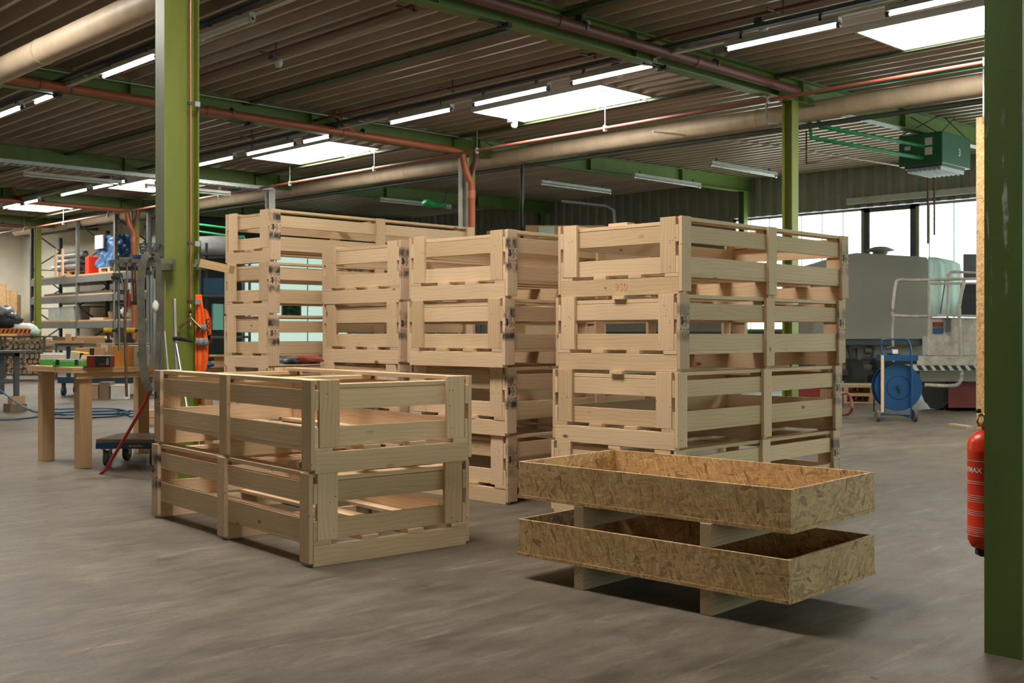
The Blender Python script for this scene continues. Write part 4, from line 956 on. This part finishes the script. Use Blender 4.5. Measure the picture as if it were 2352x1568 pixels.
for k in range(5):
    n_ = 5 + k % 3; r_ = [.072 * rnd.uniform(.8, 1.08) for _ in range(n_)]; vs = [(r_[i] * math.cos(2 * PI * i / n_), yy, r_[i] * math.sin(2 * PI * i / n_)) for yy in (.012, .6) for i in range(n_)]
    a_ = MB().add(vs, [(i, (i + 1) % n_, n_ + (i + 1) % n_, n_ + i) for i in range(n_)] + [tuple(range(n_, 2 * n_))]).build('x', 'log_bark')
    b_ = MB().add([(x_, 0 if y_ < .1 else .012, z_) for x_, y_, z_ in vs], [tuple(range(n_)), tuple(reversed(range(n_, 2 * n_)))] + [(i, (i + 1) % n_, n_ + (i + 1) % n_, n_ + i) for i in range(n_)]).build('x', 'log_end')
    LV.append((a_.data, b_.data)); bpy.data.objects.remove(a_); bpy.data.objects.remove(b_)
for (gx, gy) in ((x, y), (x2, y2)):
    for j in range(7):
        for i in range(7 if gx == x else 0, -1, -1) if gx == x else range(4, 8):
            lx = .10 + i * .136 + (j % 2) * .05 + rnd.uniform(-.008, .008); lz = .245 + j * .126 + rnd.uniform(-.008, .008)
            if lx > Wg - .08: continue
            c, s = math.cos(RV), math.sin(RV); oy = .03 + rnd.uniform(0, .06); dA, dB = LV[rnd.randrange(5)]
            o = bpy.data.objects.new('firewood_log', dA); C.objects.link(o); o.location = (gx + c * lx - s * oy, gy + s * lx + c * oy, lz); o.rotation_euler = (0, 0, RV)
            k_ = rnd.uniform(.82, .98); o.scale = (k_, 1, k_)
            tag(o, 'split firewood log stacked in the wire mesh boxes at far left', 'log', 'firewood logs'); e = bpy.data.objects.new('cut_end', dB); C.objects.link(e); e.parent = o
t = camthing('barrier_board', 'orange and black striped board on the wire mesh boxes', 'barrier', -40, 765, 27.9)
MB().box(0, PX(107, 27.9), 0, .03, -.02, .12).build('board', 'orange_paint', t)
m = MB()
for k in range(11): m.add([(.03 + k * .11, -.002, .0), (.08 + k * .11, -.002, .0), (.13 + k * .11, -.002, .10), (.08 + k * .11, -.002, .10)], [(0, 1, 2, 3)])
m.build('black_stripes', 'black', t)
for u, v, d, r_, sq, mt, lab in ((20, 738, 29.2, .26, (1.2, .8, .8), 'black', 'black crumpled plastic in the rubbish pile at the left edge'), (10, 718, 29.3, .27, (1.1, .8, .6), 'plastic_film', 'grey silvery film on top of the rubbish pile at the left edge'), (30, 724, 29.1, .13, (1.1, .8, .5), 'plastic_film', 'small grey film flap at the right of the rubbish pile'),
        (55, 752, 29.3, .2, (1.5, .8, .55), 'card_white', 'white crumpled sheet beside the rubbish pile'), (77, 760, 28.2, .13, (1.2, .8, .8), 'tarp_light', 'pale green and white bag on the mesh box corner')):
    m = MB(); p = P3(u, v, d); lump(m, p, r_, int(u), sq, .3); tag(m.build('plastic_bag', mt), lab, 'bag')
for u0, u1, v0, lab in ((-30, 14, 651, 'tall strand board sheet leaning at the back wall by the left edge'), (15, 23, 666, 'narrow strand board strip leaning at the back wall'), (24, 39, 667, 'strand board sheet leaning at the back wall, rightmost')):
    d = 38.6; t = camthing('board_sheet', lab, 'board', u0, 800, d, 'boards leaning on the back wall', floor=True)
    box('sheet', 'osb', 0, PX(u1 - u0, d), 0, .03, 0, zz(v0, d), t)
t = camthing('board_sheet', 'dark narrow door panel leaning right of the strand boards', 'board', 40, 800, 38.6, None, floor=True); box('sheet', 'old_wood', 0, PX(7, 38.6), 0, .03, 0, zz(677, 38.6), t)

# ---- pallet rack along the inner wall
RX0, RX1 = 13.80, 14.72
yr = [yx(u, RX0) for u in (70, 175, 262, 338)]
t = thing('pallet_rack', 'tall pallet rack with blue-black frames along the left back wall', 'rack')
zt = 4.62
for k, y in enumerate(yr):
    for x in (RX0, RX1): MB().box(x, x + .09, y - .05, y + .05, 0, zt - (.3 if x > RX0 else 0)).build('upright', 'rack_blue' if (x > RX0 or k == 0) else 'rack_grey', t)
    m = MB(); z = .15; s_ = 0
    while z < 4.0:
        a, b = ((RX0 + .05, RX1 + .04) if s_ else (RX1 + .04, RX0 + .05)); m.cyl((a, y, z), (b, y, z + .62), .022, seg=6)
        if s_: m.cyl((RX0 + .05, y, z), (RX1 + .04, y, z), .018, seg=6)
        z += .62; s_ = 1 - s_
    m.build('bracing', 'rack_blue', t)
dm = dep(RX0, yr[1]); SH = [zz(v, dm) for v in (634, 679, 738, 790)]
for i in range(3):
    for z in SH:
        for x in (RX0 - .02, RX1 + .05): MB().box(x, x + .05, yr[i + 1] + .05, yr[i] - .05, z - .20, z).build('shelf_beam', 'rack_grey', t)
for i in range(3):
    for k, z in enumerate(SH): MB().box(RX0 + .03, RX1, yr[i + 1] + .05, yr[i] - .05, z + .001, z + .045).build('shelf_board', 'timber', t)
def onr(u, z): y = yx(u, RX0 + .1); return (RX0 + .1, y, z)
Z1, Z2, Z3, Z4 = [z + .046 for z in SH]
AX = PI / 2
def pallet(label, x, y, z, rz, group, L=1.2, W=.8):
    t = thing('euro_pallet', label, 'pallet', (x, y, z), rz, group)
    for k in range(5): box('top_board', 'timber', 0, L, k * (W - .13) / 4, k * (W - .13) / 4 + .13, .122, .144, t)
    for yy in (0, W / 2 - .05, W - .1):
        box('bottom_board', 'timber', 0, L, yy, yy + .1, 0, .022, t)
        for xx in (0, L / 2 - .07, L - .14): box('block', 'timber', xx, xx + .14, yy, yy + .1, .022, .10, t)
    for xx in (0, L / 2 - .07, L - .14): box('stringer', 'timber', xx, xx + .14, 0, W, .10, .122, t)
    return t
p = onr(262, Z1); pallet('small pallet under the blue tarpaulin on the upper rack shelf', RX0 + .85, p[1] - .3, Z1, AX, 'pallets on the rack', 1.3, .75)
p2 = onr(187, Z1); pallet('small pallet carrying the grey rolls on the upper rack shelf', RX0 + .85, yx(175, RX0) + .2, Z1, AX, 'pallets on the rack', 1.3, .75)
yq = yx(175, RX0)
for k, (du, zq) in enumerate(((.0, .12), (.22, .12), (.44, .12), (.11, .31), (.33, .31), (.22, .5))):
    tag(MB().cyl((RX0 + .12 + du, yq + .12, Z1 + .145 + zq), (RX0 + .12 + du, yq + 1.9, Z1 + .145 + zq), .095, seg=14, caps=False).cyl((RX0 + .12 + du, yq + .2, Z1 + .145 + zq), (RX0 + .12 + du, yq + 1.9, Z1 + .145 + zq), .06, seg=12).build('insulation_roll', 'galv'), 'grey foil roll in the stack on the upper rack shelf', 'roll', 'grey rolls on the upper rack shelf')
for k, u in enumerate((130, 146)):
    y = yx(u, RX0 - .04); tag(MB().box(RX0 - .07, RX0 - .025, y, y + .10, Z1, zz(571, dep(RX0, y))).build('wood_stake', 'pine'), ('left', 'right')[k] + ' upright wooden stake holding the grey rolls', 'stake', 'stakes on the rack')
yb0, yb1 = yx(265, RX0) + .1, yx(205, RX0)
t = thing('tarp_bundle', 'crumpled blue tarpaulin over a white frame on the upper rack shelf', 'tarpaulin', (RX0 + .1, yb0, Z1 + .145))
m = MB(); Lb = yb1 - yb0; n_ = 64; rows_ = 22; vs = []
rnd = random.Random(9)
hgt = zz(541, dep(RX0, (yb0 + yb1) / 2)) - Z1 - .145
for j in range(rows_):
    for i in range(n_):
        a = i / n_ * 2 * PI; ca, sa = math.cos(a), math.sin(a); k_ = 1 / max(abs(ca), abs(sa)) * .92
        sh = 1 - .16 * (j / (rows_ - 1)) ** 2 + .08 * math.sin(j * .5 + i * .55) + .05 * math.sin(i * 1.25 - j * .9) + .03 * math.sin(j * 1.7 + i * .2)
        vs.append((.33 + .30 * ca * k_ * sh, Lb / 2 + Lb * .46 * sa * k_ * sh, hgt * j / (rows_ - 1) * (1 + .05 * math.sin(i * .8))))
fs = [(j * n_ + i, j * n_ + (i + 1) % n_, (j + 1) * n_ + (i + 1) % n_, (j + 1) * n_ + i) for j in range(rows_ - 1) for i in range(n_)] + [tuple(range((rows_ - 1) * n_, rows_ * n_))]
m.add(vs, fs, smooth=True); m.build('tarpaulin', 'tarp_blue', t)
MB().box(-.06, -.02, Lb * .5, Lb * .82, .55, hgt + .03).build('white_panel', 'card_white', t)
y = yx(196, RX0); tag(MB().box(RX0 + .05, RX0 + .35, y - .12, y + .12, Z1, Z1 + .5).cyl((RX0 + .2, y, Z1 + .5), (RX0 + .2, y, Z1 + .56), .04, seg=10).build('jerrycan', 'red_paint'), 'red canister beside the blue tarpaulin on the upper shelf', 'canister')
for k in range(7):
    tag(MB().box(RX0 + .08 + k * .09, RX0 + .13 + k * .09, yr[2] + .3, yr[0] - .9 - .1 * k, Z2, Z2 + .06 + .015 * (k % 3)).build('steel_bar', 'steel_dark'), 'dark steel bar in the bundle on the middle rack shelf', 'bar', 'steel bars on the middle rack shelf')
ya, yb_ = yx(165, RX0), yx(107, RX0)
tag(MB().box(RX0 + .05, RX0 + .55, ya, ya + (yb_ - ya) * .48, Z3, Z3 + .42).build('glass_tank', 'plastic_clear'), 'grey green glass tank on the lower rack shelf, right one', 'tank')
tag(MB().box(RX0 + .05, RX0 + .55, ya + (yb_ - ya) * .53, yb_, Z3, Z3 + .40).build('glass_tank', 'plastic_clear'), 'grey green glass tank on the lower rack shelf, left one', 'tank')
y = yx(247, RX0); tag(MB().cyl((RX0 + .15, y, Z3), (RX0 + .15, y, Z3 + .22), .10, .13, seg=14).build('flower_pot', 'cardboard'), 'terracotta brown pot on the lower rack shelf', 'pot')
y = yx(278, RX0); m = MB(); lump(m, (RX0 + .25, y, Z3 + .2), .25, 4, (.9, 1.1, .85), .2); tag(m.build('plastic_bag', 'card_white'), 'white bag behind the hanging clamps on the lower rack shelf', 'bag')
y = yx(215, RX0); tag(MB().box(RX0 + .06, RX0 + .5, y - .5, y + .4, Z3, Z3 + .06).build('panel_stack', 'pine'), 'flat pale panel on the lower rack shelf', 'board')
y = yx(150, RX0); tag(MB().box(RX0 + .06, RX0 + .6, y - .8, y + .5, Z4, Z4 + .12).build('panel_stack', 'cardboard'), 'flat cartons on the lowest rack shelf', 'box')

# ---- picture on the light partition, dark back hall pieces
x0, x1 = xy_(650, 30.94), xy_(690, 30.94); z0, z1 = zz(727, dep(x0, 30.94)), zz(697, dep(x0, 30.94))
t = thing('wall_picture', 'green and white plant print on the pale partition behind the long crates', 'picture', (x0, 30.94, 0))
box('print', 'foliage_print', 0, x1 - x0, 0, .02, z0, z1, t); box('border', 'card_white', -.05, x1 - x0 + .05, .02, .03, z0 - .05, z1 + .05, t)
t = thing('window_9', '', ''); t['kind'] = 'structure'; del t['label']; del t['category']
x0, x1 = xy_(488, 30.96), xy_(512, 30.96); MB().box(x0, x1, 30.95, 30.96, zz(756, 30), zz(688, 30)).build('pane', 'cabin_glow', t); MB().box(x0 - .05, x0, 30.93, 30.96, zz(756, 30), zz(688, 30)).box(x1, x1 + .05, 30.93, 30.96, zz(756, 30), zz(688, 30)).build('frame', 'galv', t)
tag(tubeP('ventilation_duct', 'galv', [(430, 570, 27.5), (520, 566, 28), (560, 566, 28.2)], .28, seg=16), 'pale round ventilation duct in the dark back hall right of the olive column', 'duct')
x, y = at(455, 24.0); t = thing('storage_shelf', 'dark storage shelf in the back hall between column and crates', 'shelf', (x, y, 0), RV)
for z_ in (.3, 1.1, 2.0, 2.9): box('shelf_board', 'steel_dark', 0, 1.0, 0, .6, z_, z_ + .05, t)
for a in (0, .95):
    for b in (0, .55): box('upright', 'steel_dark', a, a + .05, b, b + .05, 0, 3.2, t)
tag(MB().box(.1, .5, .05, .5, 2.06, 2.4, mat=TR(x, y, 0, RV)).build('storage_box', 'blue_dark'), 'dark blue box on the top of the dark storage shelf', 'box')

# ---- timber packs behind the crates
for u, d, w_, h_, lab in ((1208, 13.2, .95, 2.49, 'tall pack of sawn timber with pale green label behind the middle stack'), (1118, 14.6, .60, 2.55, 'brown timber pack behind the orange downpipe')):
    x, y = at(u, d); t = thing('timber_pack', lab, 'timber stack', (x, y, 0), RV)
    n_ = 14
    for k in range(n_):
        hh = (h_ - .12) / n_; box('layer', 'timber' if k % 3 else 'pine_dusty', 0, w_, 0, 1.2, .12 + k * hh, .12 + k * hh + hh - .006, t)
    for a in (.05, w_ - .15): box('bearer', 'old_wood', a, a + .1, 0, 1.2, 0, .12, t)
    if d < 14: box('paper_label', 'tarp_light', .15, .34, -.004, 0, h_ - .16, h_ - .02, t)
for k, (x, y, z, lab) in enumerate(((8.6, 4.9, 0, 'lower slatted crate of the farther pair behind the big right stack'), )):
    pass

# ---- right background: covered trailer
d = 20.5
t = camthing('covered_trailer', 'grey tarpaulin covered trailer parked below the windows', 'trailer', 1900, 900, d, floor=True)
def tx(u): return PX(u - 1900, d)
poly = [(tx(1868), zz(778, d)), (tx(1868), zz(616, d)), (tx(1880), zz(604, d)), (tx(1948), zz(583, d)), (tx(1968), zz(580, d)), (tx(2128), zz(590, d)), (tx(2134), zz(600, d)), (tx(2140), zz(778, d))]
MB().prism(poly, 0, 1.6).build('tarp_cover', 'tarp_grey', t)
MB().box(tx(1870), tx(2140), .05, 1.5, zz(792, d), zz(779, d)).build('floor_frame', 'steel_dark', t)
MB().box(tx(1930), tx(2140), .3, .4, zz(822, d), zz(790, d)).box(tx(1890), tx(2140), .25, .45, zz(850, d), zz(838, d)).build('chassis_rail', 'tarp_grey', t)
MB().stube([(tx(1948), .2, zz(795, d)), (tx(1958), .2, zz(800, d)), (tx(1962), .2, zz(815, d)), (tx(1966), .2, zz(835, d))], .03, 8).stube([(tx(1985), .2, zz(825, d)), (tx(1998), .2, zz(824, d)), (tx(2010), .2, zz(822, d)), (tx(2014), .2, zz(800, d)), (tx(1998), .2, zz(790, d))], .025, 8).build('brake_lines', 'steel_dark', t)
MB().box(tx(1975), tx(1984), .15, .25, zz(870, d), zz(800, d)).cyl((tx(1990), .1, zz(806, d)), (tx(2003), .1, zz(806, d)), .06, seg=12).box(tx(1940), tx(2030), .1, .3, zz(862, d), zz(850, d)).build('suspension', 'mesh_wire', t)
for a in (1952, 2012): MB().cyl((tx(a), .15, .36), (tx(a) + .22, .15, .36), .36, seg=24).build('wheel', 'rubber', t)
MB().lathe([(0, -.01), (.14, -.01), (.14, .03), (.26, .05), (.27, .07), (.12, .13), (0, .135)], 12, mat=TR(tx(2042), .5, zz(578, d))).build('roof_vent', 'tarp_grey', t)
MB().box(tx(2118), tx(2140), -.02, .0, zz(815, d), zz(772, d)).build('corner_fitting', 'white_metal', t)
t = thing('plastic_sheet', 'white translucent sheet hanging at the right end of the trailer', 'sheet')
cloth([(590, 2131, 2150), (598, 2131, 2190), (606, 2132, 2206), (640, 2133, 2212), (680, 2135, 2214), (722, 2136, 2216)], 19.9, .05, 3, .03).build('sheet', 'tarp_white', t)
# lift platform
d = 16.9
t = thing('boom_lift', 'dirty white work platform with rails and red base at right background', 'lift platform')
def tp(pts, r, nm, mt='lift_white'): (MB().stube if len(pts) > 6 else MB().tube)([P3(*p) for p in pts], r, 8).build(nm, mt, t)
tp([(2050, 722, d), (2052, 690, d), (2057, 655, d), (2064, 643, d), (2100, 643, d), (2180, 641, d), (2262, 640, d)], .022, 'top_rail')
tp([(2048, 724, d), (2100, 726, d), (2180, 724, d), (2262, 727, d)], .02, 'middle_rail')
tp([(2052, 724, d), (2050, 760, d), (2051, 800, d + .1), (2052, 830, d + .1)], .018, 'front_post')
tp([(2133, 644, d), (2134, 725, d), (2132, 812, d)], .022, 'rail_post'); tp([(2177, 628, d + .3), (2178, 650, d + .3), (2176, 725, d + .3), (2178, 800, d + .3)], .02, 'rail_post')
tp([(2262, 627, d + .3), (2190, 624, d + .3), (2182, 626, d + .3), (2178, 640, d + .3)], .022, 'rear_rail'); tp([(2262, 650, d + .3), (2130, 651, d + .3)], .018, 'rear_rail')
tp([(2215, 644, d - .1), (2204, 700, d - .1), (2205, 780, d - .1), (2207, 830, d - .1), (2208, 865, d - .1), (2200, 882, d - .1), (2180, 886, d - .1), (2125, 884, d - .1)], .028, 'curved_rail')
MB().add([P3(2131, 728, d + .05), P3(2262, 730, d + .05), P3(2262, 816, d + .05), P3(2131, 816, d + .05), P3(2131, 728, d + .12), P3(2262, 730, d + .12), P3(2262, 816, d + .12), P3(2131, 816, d + .12)], [(0, 1, 2, 3), (7, 6, 5, 4), (0, 4, 5, 1), (1, 5, 6, 2), (2, 6, 7, 3), (3, 7, 4, 0)]).build('side_panel', 'lift_white', t)
def quadp(u0, u1, v0, v1, d0, dp, nm, mt):
    o = MB().add([P3(a, b, c_) for c_ in (d0, d0 + dp) for a, b in ((u0, v0), (u1, v0), (u1, v1), (u0, v1))], [(0, 1, 2, 3), (7, 6, 5, 4), (0, 4, 5, 1), (1, 5, 6, 2), (2, 6, 7, 3), (3, 7, 4, 0)]); return o.build(nm, mt, t)
quadp(2142, 2167, 739, 751, d + .03, .02, 'warning_sticker', 'red_dull'); quadp(2142, 2167, 753, 766, d + .03, .02, 'notice_sticker', 'blue_paint')
quadp(2106, 2262, 817, 838, d - .15, .1, 'name_board', 'lift_white'); o = quadp(2098, 2262, 838, 851, d - .14, .08, 'hazard_board', 'card_white')
m = MB()
for k in range(8):
    a = 2104 + k * 20; m.add([P3(a, 839, d - .145), P3(a + 11, 839, d - .145), P3(a + 19, 850, d - .145), P3(a + 8, 850, d - .145)], [(0, 1, 2, 3)])
m.build('hazard_stripes', 'black', o)
quadp(2112, 2262, 852, 876, d + .1, .4, 'platform_floor', 'tarp_grey'); quadp(2172, 2184, 730, 762, d - .02, .05, 'control_box', 'steel_dark')
tp([(2172, 640, d + .4), (2160, 720, d + .4)], .01, 'cable', 'steel_dark')
quadp(2212, 2262, 583, 640, d + .5, .5, 'mast_top', 'steel_dark'); quadp(2206, 2262, 650, 726, d + .5, .4, 'mast_stack', 'black')
quadp(2178, 2280, 878, 936, d + .3, 1.2, 'base_body', 'red_dull')
x, y = at(2150, 17.6); o = MB().cyl((0, 0, 0), (.30, 0, 0), .36, seg=28)
for k in range(14): a = 2 * PI * k / 14; o.box(.02, .28, -.03, .03, .34, .385, mat=TR(0, 0, 0, 0, a))
o.v = [TR(x, y, .365, RV + .35) @ p for p in o.v]; o.build('tyre', 'rubber', t)
# hose reel cart
d = 15.25
t = camthing('hose_reel_cart', 'bright blue hose reel cart with handle and two small wheels', 'hose reel', 2063, 890, d, floor=True)
def tz(v): return zz(v, d)
def tu(u): return PX(u - 2063, d)
R_ = PX(54, d); zc = tz(889)
MB().cyl((tu(2063), -.02, zc), (tu(2063), .0, zc), R_, seg=48).build('front_disc', 'blue_paint', t)
MB().cyl((tu(2068), .22, zc), (tu(2068), .24, zc), R_, seg=48).build('rear_disc', 'blue_paint', t)
MB().cyl((tu(2066), .0, zc), (tu(2066), .22, zc), R_ * .6, seg=32).build('hose_drum', 'blue_dark', t)
MB().tube([(R_ * .5 * math.cos(a * PI / 12), -.024, zc + R_ * .5 * math.sin(a * PI / 12)) for a in range(24)], .004, 5, closed=True).cyl((0, -.06, zc), (0, -.02, zc), .03, seg=14).build('hub', 'blue_dark', t)
fr = MB(); fr.stube([(tu(2026), -.09, tz(948)), (tu(2024), -.09, tz(830)), (tu(2019), -.09, tz(800)), (tu(2020), -.09, tz(784)), (tu(2028), -.09, tz(779)), (tu(2072), -.09, tz(779)), (tu(2081), -.09, tz(786)), (tu(2087), -.09, tz(812)), (tu(2088), -.09, tz(952))], .014, 10)
fr.tube([(tu(2020), -.09, tz(950)), (tu(2090), -.09, tz(952))], .012, 8).tube([(tu(2026), -.09, tz(960)), (tu(2030), .28, tz(955)), (tu(2085), .28, tz(955)), (tu(2088), -.09, tz(958))], .012, 8)
fr.tube([(tu(2024), .30, tz(948)), (tu(2024), .30, tz(890)), (tu(2024), -.09, tz(860))], .012, 8).build('frame', 'blue_paint', t)
MB().box(tu(2024), tu(2103), -.10, .20, tz(828), tz(815)).build('tray', 'blue_paint', t)
MB().tube([(tu(2034), -.05, tz(800)), (tu(2046), -.05, tz(795)), (tu(2060), -.05, tz(812)), (tu(2036), -.05, tz(812))], .02, 6).build('spray_gun', 'blue_dark', t)
MB().box(tu(2046), tu(2058), -.08, -.075, tz(812), tz(802)).build('paper_tag', 'paper', t)
MB().box(tu(2017), tu(2023), -.13, -.11, tz(945), tz(815)).build('wooden_stick', 'pine', t)
for uu, vv in ((2010, 951), (2095, 951)): MB().cyl((tu(uu) - .02, -.09, .08), (tu(uu) + .02, -.09, .08), .08, seg=20).build('wheel', 'strap_grey', t); 
x, y = at(1930, 19.2)
pallet('upper wooden pallet on the floor left of the blue hose reel', x, y, .146, RV, 'floor pallets by the hose reel', 1.2, .8); pallet('lower wooden pallet on the floor left of the blue hose reel', x - .05, y, 0, RV, 'floor pallets by the hose reel', 1.2, .8)
tag(MB().box(0, 1.25, 0, .8, .292, .31, mat=TR(x, y, 0, RV)).build('board_sheet', 'pine_dusty'), 'pale sheet lying on the two pallets left of the hose reel', 'board')
tag(tubeP('red_hose', 'sprinkler_red', [(1925, 905, 15.6), (1945, 903, 15.6), (1955, 918, 15.6), (1957, 938, 15.5), (1948, 950, 15.7), (1930, 952, 15.9)], .022), 'dark red hose curving to the floor beside the right crate stack', 'hose')
x, y = at(1826, 18.2); t = thing('tool_case', 'red and grey machine seen between boards of the right stack', 'machine', (x, y, 0), RV)
box('red_body', 'red_dull', 0, .55, 0, .4, 0, .32, t); box('grey_cover', 'galv', .1, .8, 0, .4, .325, .42, t); box('dark_side', 'steel_dark', .56, .8, 0, .4, 0, .32, t)
# strand board partition and rack upright behind the right column
t = thing('board_partition', 'tall strand board panel edge left of the dark green column', 'partition', (13.97, 5.97, 0))
MB().box(0, .06, -1.25, 0, 0, 3.92).build('panel', 'osb', t)
MB().box(-.09, -.01, -.19, -.12, 3.90, 4.5).build('support_post', 'galv', t)
x, y = 14.25, 6.05
tag(MB().box(0, .42, 0, .09, 0, .03, mat=TR(14.0, 6.02, 0, D(55))).build('floor_plank', 'pine_dusty'), 'short plank on the floor at the foot of the strand board panel', 'plank')
EXPO = 0.12

# ------------------------------------------------------------------ render settings
w = bpy.data.worlds.new('world'); S.world = w; w.use_nodes = True
w.node_tree.nodes['Background'].inputs[0].default_value = (.85, .95, 1, 1); w.node_tree.nodes['Background'].inputs[1].default_value = 1.0
S.view_settings.view_transform = 'Standard'; S.view_settings.look = 'None'; S.view_settings.gamma = 1; S.view_settings.use_curve_mapping = False
S.view_settings.exposure = EXPO
S.cycles.max_bounces = 6; S.cycles.diffuse_bounces = 4; S.cycles.glossy_bounces = 3; S.cycles.use_denoising = True
S.cycles.sample_clamp_indirect = 4.0
